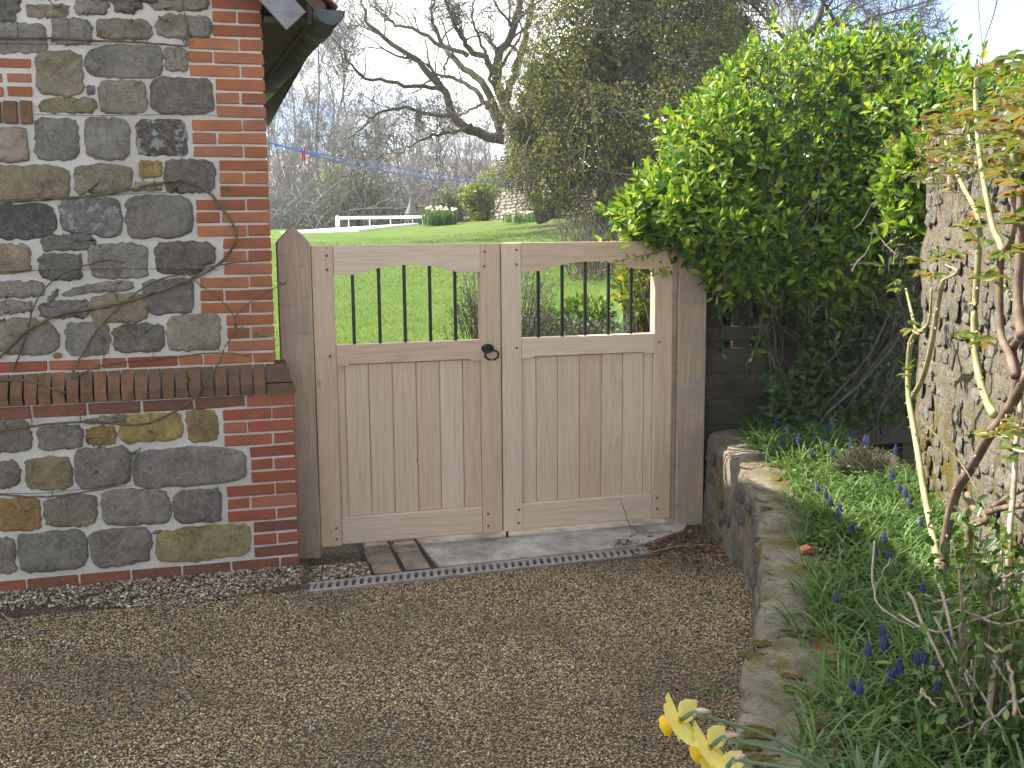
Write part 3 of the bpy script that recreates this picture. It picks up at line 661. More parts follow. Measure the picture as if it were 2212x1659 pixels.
# brick jamb and sill at the wall's left
def px_brick(x0, y0, x1, y1, mat, out=.006):
    a = at_y(zz(0, 0, x0, y0), YW); b = at_y(zz(0, 0, x1, y1), YW)
    brick(min(a[0], b[0]), max(a[0], b[0]), min(a[2], b[2]), max(a[2], b[2]), YW - out, mat)
for r in ((-130, 410, 218, 482), (-130, 512, 20, 585), (50, 512, 222, 585), (-130, 608, 28, 682), (55, 608, 232, 682)): px_brick(*r, 'brick')
for r in ((-100, 712, 15, 870), (25, 712, 132, 872), (142, 712, 236, 878)): px_brick(*r, 'cap_brick', .022)

# eaves: bargeboard, soffit, fascia, gutter, tiles
def prism(pts, y0, y1):
    m = len(pts); V = [(x, y0, z) for x, z in pts] + [(x, y1, z) for x, z in pts]
    return V, [tuple(range(m)), tuple(range(2 * m - 1, m - 1, -1))] + [(i, m + i, m + (i + 1) % m, (i + 1) % m) for i in range(m)]
d2 = np.array([1, -SL]) / math.hypot(1, SL); n2 = np.array([SL, 1]) / math.hypot(1, SL)
e0, e1 = np.array([-1.012, 2.374]), np.array([-.929, 2.449])
mb = MB(); mb.addpoly(*prism([e0, e1, e1 - d2 * 4.6, e0 - d2 * 4.6], -.325, -.298)); mb.build('bargeboard', MAT['barge'], house)
def eave_x(y, off): return -.835 + off - .05 * (y + .40)
def eave_slab(name, xa0, xb0, xa1, xb1, y0, y1, z0, z1):
    V = [(xa0, y0, z0), (xb0, y0, z0), (xb1, y1, z0), (xa1, y1, z0), (xa0, y0, z1), (xb0, y0, z1), (xb1, y1, z1), (xa1, y1, z1)]
    mb = MB(); mb.addpoly(V, [(0, 1, 2, 3), (4, 7, 6, 5), (0, 4, 5, 1), (1, 5, 6, 2), (2, 6, 7, 3), (3, 7, 4, 0)]); return mb.build(name, MAT['soffit'], house)
eave_slab('soffit', XC + .002, eave_x(-.29, -.087), XC + .002, eave_x(3.0, -.087), -.29, 3.0, 2.412, 2.43)
mb = MB(); mb.box((XC + .002, -.288, 2.405), (-.93, -.25, 2.411)); mb.build('rafter_end', MAT['soffit'], house)
eave_slab('fascia', eave_x(-.33, -.085), eave_x(-.33, -.066), eave_x(3.0, -.085), eave_x(3.0, -.066), -.33, 3.0, 2.40, 2.48)
roof = None
mb = MB()
V = []
up = [(-.845, 2.475), (RIDGE_X, roof_z(RIDGE_X)), (2 * RIDGE_X + .845, 2.475)]; th = .05
pr = [(x, z) for x, z in up] + [(x, z - th * 1.45) for x, z in up[::-1]]
mb.addpoly(*prism(pr, -.345, 4.75)); roof = mb.build('roof', MAT['tile'], house)
tv = np.array(cbox((-.08, -.13, -.006), (.08, .13, .006), .003)[0]); tile_me = make_mesh('roof_tile', tv, MBF(cbox((-.08, -.13, -.006), (.08, .13, .006), .003)[1]), MAT['tile'])
for j in range(16):
    for i in range(3):
        s = .10 * j; x = -.895 - s * d2[0]; z = roof_z(x) + .022
        o = place('roof_tile', tile_me, None, Matrix.Translation((x, -.28 + i * .166 + (j % 2) * .05 - .03, z)) @ Matrix.Rotation(math.atan(SL) - rad(3), 4, 'Y') @ Matrix.Rotation(rad(90), 4, 'Z'))
        o.parent = roof; o.matrix_parent_inverse = Matrix.Identity(4)
gdir = np.array([-.05, 1, 0]); gdir /= np.linalg.norm(gdir); gside = np.array([1, .05, 0]) / np.linalg.norm([1, .05, 0]); g0 = np.array([-.835, -.40, 2.448])
def half_pipe(mb, s0, s1, ro, ri, a0=180, a1=360, n=18):
    an = np.radians(np.linspace(a0, a1, n)); ring = lambda s, r: g0 + gdir * s + r * (np.cos(an)[:, None] * gside + np.sin(an)[:, None] * np.array([0, 0, 1]))
    V = np.concatenate([ring(s0, ro), ring(s1, ro), ring(s1, ri), ring(s0, ri)]); F = []
    for b in range(4):
        c_ = (b + 1) % 4
        for i in range(n - 1): F.append((b * n + i, b * n + i + 1, c_ * n + i + 1, c_ * n + i))
    mb.addpoly(V, F)
mb = MB(); half_pipe(mb, 0, 5.0, .0635, .060); gut = mb.build('gutter', MAT['gutter'], house, True)
for s0 in (.34, 2.3, 4.0):
    mb = MB(); half_pipe(mb, s0, s0 + .022, .071, .0638); half_pipe(mb, s0 + .10, s0 + .122, .071, .0638); half_pipe(mb, s0 + .022, s0 + .10, .067, .0638); mb.build('joint_bracket', MAT['gutter'], gut)
mb = MB(); an = np.radians(np.linspace(180, 360, 18)); V = np.concatenate([g0 + gdir * s + .0595 * (np.cos(an)[:, None] * gside + np.sin(an)[:, None] * np.array([0, 0, 1])) for s in (.004, .012)])
mb.addpoly(V, [tuple(range(18)), tuple(range(35, 17, -1))] + [(i, i + 1, 19 + i, 18 + i) for i in range(17)]); 
MAT['stop_end'] = m_noise('grey_stop_end', (.05, .062, .06), (.085, .10, .095), 12, .5, .1); mb.build('stop_end', MAT['stop_end'], gut)

# trained stems and wires on the wall
vine = thing('trained_climber', 'thin brown and green thorny climber stems trained across the house wall', 'climber', (-1.9, YP - .06, GZ))
def wpts(o, pts, out): return [at_y(zz(0, o, *p), (YP if (o == 1200 or (o == 600 and p[1] > 1290)) else YW) - out) for p in pts]
stems = [
    (600, .008, .005, [(-30, 1220), (180, 1010), (420, 890), (640, 850), (900, 795), (1150, 715), (1350, 640), (1530, 545), (1620, 450), (1665, 350), (1640, 250), (1530, 90), (1430, 0), (1340, -37), (1250, -52), (1085, -27), (870, 18), (700, 48), (440, 68), (150, 88), (-30, 95)]),
    (600, .004, .0055, [(860, 815), (690, 990), (580, 1170), (500, 1330)]), (600, .004, .0025, [(500, 1345), (740, 1245), (1000, 1215), (1200, 1190), (1560, 1160), (1760, 1185)]),
    (600, .0042, .0025, [(90, 1280), (180, 1050), (240, 830), (380, 640), (560, 560), (740, 510), (880, 525)]), (600, .0042, .003, [(910, 780), (1080, 660), (1300, 600), (1400, 565), (1770, 512)]),
    (600, .0075, .004, [(-30, 1355), (190, 1360), (350, 1410), (470, 1440)]), (600, .003, .0022, [(1580, 1120), (1660, 1000), (1640, 890), (1530, 770), (1350, 640)]), (600, .0032, .0015, [(1650, 905), (1760, 810), (1900, 720), (1985, 690)]),
    (0, .0055, .004, [(-30, 265), (300, 268), (700, 285), (1000, 300), (1310, 325)]), (0, .004, .002, [(1310, 325), (1325, 200), (1295, 60), (1280, -40)]), (0, .003, .0018, [(340, 0), (470, 130), (485, 265)]),
    (1200, .005, .004, [(-30, 388), (230, 350), (600, 320), (980, 340), (1210, 260), (1370, 150), (1470, 0), (1540, -90), (1580, -190)]), (1200, .004, .003, [(-30, 833), (280, 850), (560, 820), (860, 750), (960, 580), (990, 500)]),
    (0, .0022, .001, [(1045, 300), (940, 170)]), (600, .002, .001, [(830, 800), (820, 720), (835, 600)]), (600, .002, .001, [(740, 1240), (730, 1130), (760, 1080)]), (600, .002, .001, [(1090, 1215), (1075, 1140), (1070, 1080)]), (600, .002, .001, [(1550, 1160), (1510, 1065)])]
for (o, r0, r1, pts) in stems:
    P = poly_smooth(wpts(o, pts, .024), max(8, len(pts) * 5)); P = P + RNG.normal(size=P.shape) * .0012
    mb = MB(); mb.tube(P, np.linspace(r0, r1, len(P)), 6); mb.build('stem', MAT['vine'], vine, True)
mb = MB()
for (o, pts) in ((600, [(120, 915), (145, 950)]), (600, [(808, 725), (828, 795)]), (0, [(120, 150), (130, 265)]), (0, [(595, 190), (597, 268)]), (0, [(790, 1270), (805, 1340)]), (0, [(1085, 1270), (1088, 1300)]), (1200, [(222, 268), (226, 350)]), (1200, [(562, 255), (570, 320)]), (1200, [(1058, 255), (1062, 310)]), (1200, [(370, 800), (368, 845)]), (600, [(235, 905), (282, 950)]), (0, [(1275, 245), (1300, 310)]), (0, [(1310, 325), (1365, 285)])):
    a, b = wpts(o, pts, .03); mb.tube([a, b], [.0022, .003], 5)
mb.build('spur', MAT['vine'], vine)
MAT['vine_leaf'] = m_leafobj('young_rose_leaf', [(0, (.10, .14, .03)), (.6, (.13, .13, .045)), (1, (.17, .09, .05))], .35)
leaf_me = make_mesh('leaf', LEAF8, LEAF8_F, MAT['vine_leaf'], True)
for (o, x, y, nl) in ((600, 1985, 690, 5), (600, 1320, 615, 4), (600, 1680, 990, 5), (600, 745, 1085, 4), (600, 1070, 1090, 3), (600, 835, 610, 3), (600, 1830, 1040, 4), (600, 1600, 20, 5), (0, 1150, 150, 5), (0, 940, 170, 3), (1200, 1340, 40, 3), (600, 960, 1060, 3), (600, 70, 1030, 3), (600, 20, 950, 3), (1200, 1090, 410, 3), (1200, 950, 560, 4), (1200, 700, 690, 3)):
    p = wpts(o, [(x, y)], .032)[0]
    for q in range(nl):
        d = nrm(np.array([random.uniform(-1, 1), random.uniform(-.8, .1), random.uniform(-.3, 1)])); place('leaf', leaf_me, vine, leaf_matrix(p + d * .004, d, np.array([random.uniform(-.4, .4), -1, .5]), random.uniform(.022, .036), random.uniform(.012, .018)))
for j, (lab, o, pts) in enumerate((('thin wire along the stone wall below the upper brick jamb', 0, [(255, 805), (600, 815), (900, 812), (1300, 806), (1520, 812)]), ('thin wire across the pale lichen stones at mid wall', 0, [(-20, 1412), (500, 1390), (1000, 1362), (1500, 1352)]),
                          ('thin wire crossing the stones above the sloping brick cap', 600, [(-20, 590), (500, 572), (1000, 567), (1540, 575)]), ('thin wire along the lowest row of the stone plinth', 1200, [(-20, 825), (300, 822), (640, 790), (930, 770)]), ('thin wire running high on the wall beneath the topmost stems', 0, [(-20, 305), (400, 312), (700, 318)]))):
    P = poly_smooth(wpts(o, pts, .02), 16); mb = MB(); mb.tube(P, .0014, 5); tag(mb.build('training_wire', MAT['wire']), lab, 'wire')

# ================================================================== GATE
GH = 1.458
def plank(name, lo, hi, mat, par, ch=.003):
    mb = MB(); mb.box(lo, hi, ch); return mb.build(name, mat, par)
def gate_leaf(x0, x1, label, boards, bars, pegs, joint):
    t = thing('gate_leaf', label, 'gate', ((x0 + x1) / 2, .03, 0)); SW = .101; a, b = x0 + SW, x1 - SW
    plank('stile', (x0, 0, 0), (a, .062, GH), MAT['oak_v'], t); plank('stile', (b, 0, 0), (x1, .062, GH), MAT['oak_v'], t)
    g = .0012
    plank('bottom_rail', (a + g, .001, .004), (b - g, .06, .140), MAT['oak_h'], t, .004)
    # middle rail with stopped chamfer on its lower edge
    pr = [(a + g, .884), (a + .05, .884), (a + .062, .893), (b - .062, .893), (b - .05, .884), (b - g, .884), (b - g, .985), (a + g, .985)]
    mb = MB(); mb.addpoly(*prism(pr, .001, .06)); mb.build('middle_rail', MAT['oak_h'], t)
    # top rail, arched underneath
    xm = (a + b) / 2; w = .246; arch = [(a + g, 1.318), (xm - w - .012, 1.318)]
    for u in np.linspace(-1, 1, 17): arch.append((xm + u * w, 1.319 + .042 * (1 - abs(u) ** 2.0)))
    arch += [(xm + w + .012, 1.318), (b - g, 1.318), (b - g, GH - .0005), (a + g, GH - .0005)]
    mb = MB(); mb.addpoly(*prism(arch, .001, .06)); mb.build('top_rail', MAT['oak_h'], t)
    for i in range(len(boards) - 1):
        plank('board', (boards[i] + .0012, .016 + .0006 * (i % 2), .139), (boards[i + 1] - .0012, .038, .889), MAT['oak_v'], t, .0035)
    for xb in bars:
        mb = MB(); u = (xb - xm) / w; zt = 1.319 + .042 * max(0, 1 - u * u); mb.box((xb - .0075, .024, .98), (xb + .0075, .039, zt + .01), .002); mb.build('bar', MAT['iron'], t)
    for (px_, pz_) in pegs:
        mb = MB(); mb.tube([(px_, -.0015, pz_), (px_, .02, pz_)], .0068, 8); mb.build('peg', MAT['peg'], t)
    return t
gl = gate_leaf(-.915, -.003, 'oak gate leaf with black ring handle, hung beside the brick plinth', [-.815, -.775, -.661, -.546, -.428, -.312, -.195, -.103], [-.723, -.598, -.475, -.35, -.225],
               [(-.844, 1.41), (-.844, 1.344), (-.081, 1.418), (-.083, 1.346), (-.844, .934), (-.841, .09), (-.841, .036), (-.078, .1), (-.079, .038)], 0)
gr = gate_leaf(.003, .915, 'oak gate leaf without handle, hung beside the hedge post', [.103, .183, .296, .414, .533, .649, .766, .815], [.2, .325, .447, .572, .696],
               [(.081, 1.423), (.081, 1.352), (.842, 1.42), (.843, 1.351), (.078, .939), (.841, .94), (.083, .11), (.08, .041), (.84, .113), (.841, .055)], 1)
# ring handle
mb = MB(); ring = np.array([(-.071 + .033 * math.cos(a) * 1.0, -.001 - .012 * (1 if s else 0), .942 + .024 * math.sin(a)) for s in (0, 1) for a in np.linspace(0, 2 * math.pi, 20, endpoint=False)])
ring[20:, 0] = -.071 + (ring[20:, 0] + .071) * .8; ring[20:, 2] = .942 + (ring[20:, 2] - .942) * .8
mb.addpoly(ring, [tuple(range(20)), tuple(range(39, 19, -1))] + [(i, (i + 1) % 20, 20 + (i + 1) % 20, 20 + i) for i in range(20)])
hp = mb.build('handle_plate', MAT['iron'], gl)
mb = MB(); mb.tube([(-.071, -.005, .942), (-.071, -.026, .938)], [.012, .010], 8); mb.build('boss', MAT['iron'], hp)
mb = MB(); an = np.linspace(0, 2 * math.pi, 25); mb.tube(np.stack([-.056 + .034 * np.cos(an), -.022 + 0 * an, .912 + .024 * np.sin(an)], -1), .0055, 6, False); mb.build('ring', MAT['iron'], hp, True)
mb = MB(); mb.tube([(.028, .03, .02), (.028, .03, GZ + .014)], .007, 8); mb.build('drop_bolt', MAT['iron'], gr)

def post(name, x0, x1, y0, y1, zt, zs, label):
    xm = (x0 + x1) / 2; mb = MB(); V, F = prism([(x0, GZ - .2), (x1, GZ - .2), (x1, zs), (xm, zt), (x0, zs)], y0, y1); V = np.array(V)
    mb.addpoly(V, F); return tag(mb.build(name, MAT['post'], origin=(xm, y0, GZ)), label, 'post')
post('gate_post', -1.070, -.9215, .0, .125, 1.552, 1.472, 'weathered oak gate post with pointed top beside the brick wall')
pr_ = thing('gate_post', 'weathered square oak gate post half covered by the green hedge', 'post', (1.01, .06, GZ))
plank('shaft', (.9475, .002, GZ - .2), (1.106, .15, 1.50), MAT['post'], pr_, .004); plank('stop_batten', (.9195, .022, GZ - .1), (.9465, .15, 1.48), MAT['post'], pr_, .002)

# ================================================================== FENCE behind the bed
fe = thing('board_fence', 'old timber fence with low boards and open slats above, in hedge shade', 'fence', (1.7, .1, .4))
for i, (z0, z1) in enumerate(((.30, .4685), (.47, .6085), (.61, .7485), (.75, .885))):
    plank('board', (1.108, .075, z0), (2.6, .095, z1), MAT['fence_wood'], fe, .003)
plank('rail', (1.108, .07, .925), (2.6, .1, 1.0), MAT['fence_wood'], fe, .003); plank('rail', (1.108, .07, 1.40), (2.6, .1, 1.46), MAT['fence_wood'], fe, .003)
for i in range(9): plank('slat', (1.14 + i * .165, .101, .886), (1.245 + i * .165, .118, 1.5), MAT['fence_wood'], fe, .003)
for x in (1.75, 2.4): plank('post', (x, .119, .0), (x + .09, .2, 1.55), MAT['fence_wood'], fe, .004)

# ================================================================== RIGHT-HAND BED: low retaining wall, soil, tall garden wall
def low_top(y): return np.interp(-np.asarray(y), [-.02, .6, 1.2, 2.0, 4.3], [.455, .415, .385, .36, .34])
k = NT('rough_render'); v = k.coord(); n1 = k.noise(v, 7, 6, .7); n2 = k.noise(v, 55, 5, .75); n3 = k.noise(v, 220, 3)
c = k.ramp(n1, [(.3, (.12, .10, .07)), (.5, (.24, .205, .15)), (.72, (.37, .325, .25))]); c = k.mix(k.step(n2, .44, .3), c, (.04, .034, .026))
c = k.mix(k.step(n2, .62, .68), c, (.38, .365, .33)); c = k.mix(k.math('MULTIPLY', k.step(k.noise(v, 4.5, 4), .53, .62), .8), c, (.15, .115, .022))
k.bump(k.math('ADD', n2, k.math('MULTIPLY', n3, .4)), 1.0, .018); MAT['render'] = k.done(c, .95, .1)
path = poly_smooth(LOW, 90); tan = nrm(np.gradient(path, axis=0)); nin = np.stack([-tan[:, 1], tan[:, 0]], -1)      # towards the bed (+x)
if nin[10, 0] < 0: nin = -nin
lw = thing('retaining_wall', 'low rough stone retaining wall with worn lichen-spotted coping along the drive', 'wall', (1.0, -.5, GZ))
lr = np.random.default_rng(21); WID = .24
prof_w = [(-.012, 0), (-.004, .25), (.0, .5), (.004, .72), (.0, .9), (.012, .975), (.045, 1.0), (.10, 1.012), (.16, 1.01), (.205, 1.0), (.235, .96), (.24, .7)]
V = []
for i in range(90):
    zt = float(low_top(path[i, 1])); zb = GZ - .04
    for (o_, h) in prof_w:
        p = np.array([*(path[i] + nin[i] * o_), zb + (zt - zb) * h]); nz = mn.noise(Vector(p * 6)) * .018 + mn.noise(Vector(p * 17)) * .010
        p[:2] += -nin[i] * nz * (1 if o_ < .1 else -.5); p[2] += mn.noise(Vector(p * 9 + 5)) * .014 * (h > .9); V.append(p)
m = len(prof_w); F = [(i * m + j, (i + 1) * m + j, (i + 1) * m + j + 1, i * m + j + 1) for i in range(89) for j in range(m - 1)]
mb = MB(); mb.addpoly(V, F); mb.build('core', MAT['render'], lw, True)
MAT['lowstone'] = MAT['stone']
def frame_stone(par, origin, U, Wv, Nv, pts, dep, col, li, rng, name='stone', rough=.004, inset=.012, mat='stone'):
    V, F = stone_arrays(pts, dep, rng, 15, inset, rough); P = origin + V[:, 0:1] * U + V[:, 1:2] * Wv + V[:, 2:3] * Nv
    o = obj(name, make_mesh(name, P, F, MAT[mat], True), par); o.color = (*col, li); return o
UPZ = np.array([0, 0, 1.0])
def rnd_outline(w, h, rng, sq=.75):  # rounded rectangle, uneven
    out = []
    for a in np.linspace(0, 2 * math.pi, 10, endpoint=False):
        ca, sa = math.cos(a), math.sin(a); r = 1 / (abs(ca) ** 3.2 + abs(sa) ** 3.2) ** (1 / 3.2); out.append((ca * r * w / 2 * rng.uniform(.88, 1.05), sa * r * h / 2 * rng.uniform(.86, 1.05)))
    return out
s_at = np.concatenate([[0], np.cumsum(np.linalg.norm(np.diff(path, axis=0), axis=1))])
for row in range(4):                                           # face stones
    s = lr.uniform(.03, .1); 
    while s < 2.6:
        w = lr.uniform(.10, .2); h = lr.uniform(.055, .085); i = int(np.searchsorted(s_at, s + w / 2)); i = min(i, 88)
        zt = float(low_top(path[i, 1])); zc = GZ + .06 + row * (zt - GZ - .1) / 3.6
        org = np.array([*(path[i] - nin[i] * .002), zc]); U = np.array([*tan[i], 0]); Nv = np.array([*(-nin[i]), 0])
        if lr.random() < .62: frame_stone(lw, org, U, UPZ, Nv, rnd_outline(w, h, lr), .012, np.array([GREY2, TAN, GREY, BRN][lr.integers(0, 4)]) * lr.uniform(.9, 1.2), lr.uniform(.2, .7), lr)
        s += w + lr.uniform(.015, .05)
s = .12
while s < 4.6:                                                # coping stones
    w = lr.uniform(.13, .26); i = min(int(np.searchsorted(s_at, s + w / 2)), 88)
    org = np.array([*(path[i] + nin[i] * lr.uniform(.07, .10)), float(low_top(path[i, 1])) - .004]); U = np.array([*tan[i], 0]); Wv = np.array([*nin[i], 0])
    frame_stone(lw, org, U, Wv, UPZ, rnd_outline(w, lr.uniform(.14, .185), lr), .011, np.array([(.31, .28, .225), (.25, .23, .18), (.35, .315, .24)][lr.integers(0, 3)]) * lr.uniform(.85, 1.1), lr.uniform(.2, .7), lr, 'coping_stone', .008, .022, 'render')
    s += w + lr.uniform(-.03, .0)
s = 1.9
while s < 3.2:                                                # worn bricks set along the inner edge
    i = min(int(np.searchsorted(s_at, s + .1)), 88); org = np.array([*(path[i] + nin[i] * .20), float(low_top(path[i, 1])) - .008]); U = np.array([*tan[i], 0]); Wv = np.array([*nin[i], 0])
    V, F = stone_arrays(rnd_outline(.2, .085, lr), .010, lr, 22, .010, .003); P = org + V[:, 0:1] * U + V[:, 1:2] * Wv + V[:, 2:3] * UPZ
    obj('brick', make_mesh('brick', P, F, MAT['cap_brick'], True), lw); s += .215
def moss_pad(par, p, nv, r, seed):
    rg = np.random.default_rng(seed); nv = nrm(np.array(nv, float)); u = nrm(np.cross(nv, [.3, .5, .8])); w = np.cross(nv, u); V, F = stone_arrays(rnd_outline(r * 1.3, r * 1.0, rg), .006, rg, 26, .018, .005)
    return obj('moss', make_mesh('moss', p + V[:, 0:1] * u + V[:, 1:2] * w + V[:, 2:3] * nv, F, MAT['moss'], True), par)
for j, (dx, dy, r) in enumerate(((1670, 1020, .055), (1700, 1015, .05), (1655, 1100, .04), (1645, 1375, .045), (1625, 1400, .05), (1710, 1440, .055), (1720, 1470, .05), (1640, 1560, .06), (1655, 1620, .06), (1620, 1590, .04), (1700, 1350, .03))):
    p = at_z((dx, dy), .385); i = int(np.argmin(np.abs(path[:, 1] - p[1]))); moss_pad(lw, np.array([p[0], p[1], float(low_top(p[1])) + .008]), (0, 0, 1), r, j)
for j, (dx, dy, r) in enumerate(((1563, 1095, .04), (1590, 1130, .03), (1640, 1160, .03))):
    p = at_y((dx, dy), -.42); i = int(np.argmin(np.abs(path[:, 1] - p[1]))); moss_pad(lw, np.array([*(path[i] - nin[i] * .012), p[2]]), (*(-nin[i]), .1), r, 50 + j)

# tall garden wall
BW = np.array([(1.60, -1.09), (1.245, -1.855), (.89, -2.62), (.34, -3.8), (.05, -4.45)])
WN = nrm(np.array([-.907, .42, 0])); WC = np.array([1.53, -1.24, .4])
k = NT('flint_wall_mortar'); v = k.coord(); n1 = k.noise(v, 5, 6, .7); n2 = k.noise(v, 40, 6, .78); n3 = k.noise(v, 170, 3)
c = k.ramp(n1, [(.3, (.17, .145, .10)), (.55, (.255, .22, .16)), (.75, (.32, .285, .215))]); c = k.mix(k.step(n2, .46, .34), c, (.07, .058, .04)); c = k.mix(k.step(n2, .63, .69), c, (.38, .36, .31))
sep = k.n('ShaderNodeSeparateXYZ'); tcx = k.n('ShaderNodeTexCoord'); k.set(sep.inputs[0], tcx.outputs['Object'])
c = k.mix(k.math('MULTIPLY', k.step(k.noise(v, 3.2, 5, .6), .47, .56), k.step(sep.outputs[2], 1.0, .55)), c, (.15, .125, .02))
k.bump(k.math('ADD', k.math('MULTIPLY', n2, 1.4), k.math('MULTIPLY', n3, .4)), 1.0, .03); MAT['flint'] = k.done(c, .95, .1)
gw = thing('garden_wall', 'tall sunlit flint and rubble wall with mossy foot behind the rose', 'wall', (1.5, -1.5, .3))
bp = poly_smooth(BW, 70); bt = nrm(np.gradient(bp, axis=0)); bn = np.stack([bt[:, 1], -bt[:, 0]], -1)
if bn[20, 0] > 0: bn = -bn
V = []; ZS = np.concatenate([np.linspace(.1, 1.84, 46), [1.87]])
for i in range(70):
    for j, z in enumerate(ZS):
        p = np.array([*bp[i], z]); nz = mn.noise(Vector(p * 5)) * .018 + mn.noise(Vector(p * 14)) * .012
        p[:2] += bn[i] * (nz - (.06 if j == len(ZS) - 1 else 0)); p[2] += mn.noise(Vector(p * 4 + 3)) * .03 * (j > 43); V.append(p)
    V.append(np.array([*(bp[i] - bn[i] * .35), 1.85])); V.append(np.array([*(bp[i] - bn[i] * .38), .1]))
m = len(ZS) + 2; F = [(i * m + j, (i + 1) * m + j, (i + 1) * m + j + 1, i * m + j + 1) for i in range(69) for j in range(m - 1)]
F += [tuple(range(m))[::-1], tuple(range(69 * m, 70 * m))]
mb = MB(); mb.addpoly(V, F); mb.build('core', MAT['flint'], gw, True)
gs = np.concatenate([[0], np.cumsum(np.linalg.norm(np.diff(bp, axis=0), axis=1))]); z = .48
while z < 1.82:
    s = lr.uniform(.0, .06); hrow = lr.uniform(.05, .085)
    while s < 3.5:
        w = lr.uniform(.06, .15); i = min(int(np.searchsorted(gs, s + w / 2)), 68)
        if lr.random() < .85:
            org = np.array([*(bp[i] + bn[i] * .003), z + hrow / 2 + lr.normal() * .01]); cc = [(.26, .235, .185), (.235, .21, .165), (.32, .30, .25), (.21, .185, .14), (.25, .22, .165)][lr.integers(0, 5)]
            frame_stone(gw, org, np.array([*bt[i], 0]), UPZ, np.array([*bn[i], 0]), rnd_outline(w, hrow * lr.uniform(.7, 1.05), lr), lr.uniform(.003, .008), cc, lr.uniform(.1, .6), lr, 'stone', .0035, .006)
        s += w + lr.uniform(.004, .03)
    z += hrow
s = 0.0
while s < 3.5:
    w = lr.uniform(.2, .34); i = min(int(np.searchsorted(gs, s + w / 2)), 68); org = np.array([*(bp[i] - bn[i] * .15), 1.86])
    frame_stone(gw, org, np.array([*bt[i], 0]), np.array([*bn[i], 0]), UPZ, rnd_outline(w, .38, lr), .04, (.21, .20, .18), .8, lr, 'coping_stone', .008, .03); s += w + .008
for j, (dx, dy, r) in enumerate(((2005, 960, .06), (2015, 1000, .055), (2025, 930, .045), (2150, 1120, .05), (2190, 1230, .08), (2200, 1180, .07), (2010, 1040, .05))):
    p = on_plane((dx, dy), WC, WN); moss_pad(gw, p + WN * .016, WN, r, 80 + j)

# bed soil
def bed_z(x, y):
    xl = low_x(y) + .2; xr = np.interp(-np.asarray(y), -BW[:, 1], BW[:, 0]); f = np.clip((x - xl) / np.maximum(xr - xl, .05), 0, 1)
    return low_top(y) - .012 + .055 * f + .012 * np.sin(x * 9) * np.sin(y * 7)
V = []; ysb = np.linspace(.09, -4.4, 70)
for y in ysb:
    xa, xb = float(low_x(y)) + .20, float(np.interp(-y, -BW[:, 1], BW[:, 0])) + .06
    for u in np.linspace(0, 1, 24): x = xa + (xb - xa) * u; V.append((x, y, float(bed_z(x, y))))
F = [(i * 24 + j, i * 24 + j + 1, (i + 1) * 24 + j + 1, (i + 1) * 24 + j) for i in range(69) for j in range(23)]
mb = MB(); mb.addpoly(V, F); kind(mb.build('bed_soil', MAT['soil'], smooth=True, origin=(0, 0, 0)), 'structure')
def bed_pt(n, rng, ymin=-4.2, ymax=.05, bias=None):
    y = rng.uniform(ymin, ymax, n); xa = low_x(y) + .19; xb = np.interp(-y, -BW[:, 1], BW[:, 0]) - .02; u = rng.uniform(0, 1, n); x = xa + (xb - xa) * u
    return x, y, u
def blades(mb, base, L, W, lean, rng, K=6, droop=1.0):
    n = len(base); az = rng.uniform(0, 2 * math.pi, n); h = np.stack([np.cos(az), np.sin(az), 0 * az], -1); d = nrm(h * lean[:, None] + np.array([0, 0, 1.0])); side = np.stack([-np.sin(az), np.cos(az), 0 * az], -1)
    P = np.zeros((n, K, 3)); P[:, 0] = base; st = (L / (K - 1))[:, None]
    for k_ in range(1, K):
        d = nrm(d + np.array([0, 0, -1.0]) * (droop * .22 * k_ / K)[:, None] if hasattr(droop, '__len__') else d + np.array([0, 0, -1.0]) * droop * .28 * k_ / K + h * .05); P[:, k_] = P[:, k_ - 1] + d * st
    w = W[:, None] * np.array([.7, 1, 1, .85, .6, .05])[None, :K]; A = P - side[:, None] * w[:, :, None] / 2; B = P + side[:, None] * w[:, :, None] / 2
    V = np.stack([A, B], 2).reshape(n, K * 2, 3); o = (np.arange(n) * K * 2)[:, None, None]
    q = np.array([(2 * i, 2 * i + 1, 2 * i + 3, 2 * i + 2) for i in range(K - 1)]); mb.add(V.reshape(-1, 3), (o + q[None]).reshape(-1, 4))
MAT['muscari_leaf'] = m_leaf('strap_leaf', [(0, (.045, .10, .022)), (.45, (.075, .15, .034)), (.8, (.105, .19, .05)), (1, (.17, .22, .09))], .3, .5, .2)
MAT['chick'] = m_leaf('groundcover_leaf', [(0, (.05, .10, .015)), (.5, (.085, .16, .025)), (1, (.14, .23, .045))], .35, .5, .3)
brng = np.random.default_rng(31)
n = 640; cx, cy, cu = bed_pt(n, brng); keep = brng.random(n) < np.where(cy > -1.2, .7, 1.0); cx, cy = cx[keep], cy[keep]
LV = at_z((1872, 1010), .46); LX, LY = float(LV[0]), float(LV[1])
hole = (np.hypot(cx - LX, cy - LY) > .2); cx, cy = cx[hole], cy[hole]
m_ = 15; bx_ = np.repeat(cx, m_) + brng.normal(size=len(cx) * m_) * .03; by_ = np.repeat(cy, m_) + brng.normal(size=len(cx) * m_) * .03
mb = MB(); N_ = len(bx_); blades(mb, np.stack([bx_, by_, bed_z(bx_, by_) - .005], -1), brng.uniform(.10, .21, N_), brng.uniform(.0045, .008, N_), brng.uniform(.3, 1.5, N_), brng, droop=1.5)
kind(mb.build('bed_grass', MAT['muscari_leaf'], origin=(0, 0, 0)), 'stuff')
n = 4200; x, y, u = bed_pt(n, brng, -2.4, .05); P = np.stack([x, y, bed_z(x, y) + brng.uniform(.0, .06, n)], -1); d = rdir(n, brng) * np.array([1, 1, .3]) + np.array([0, 0, .2])
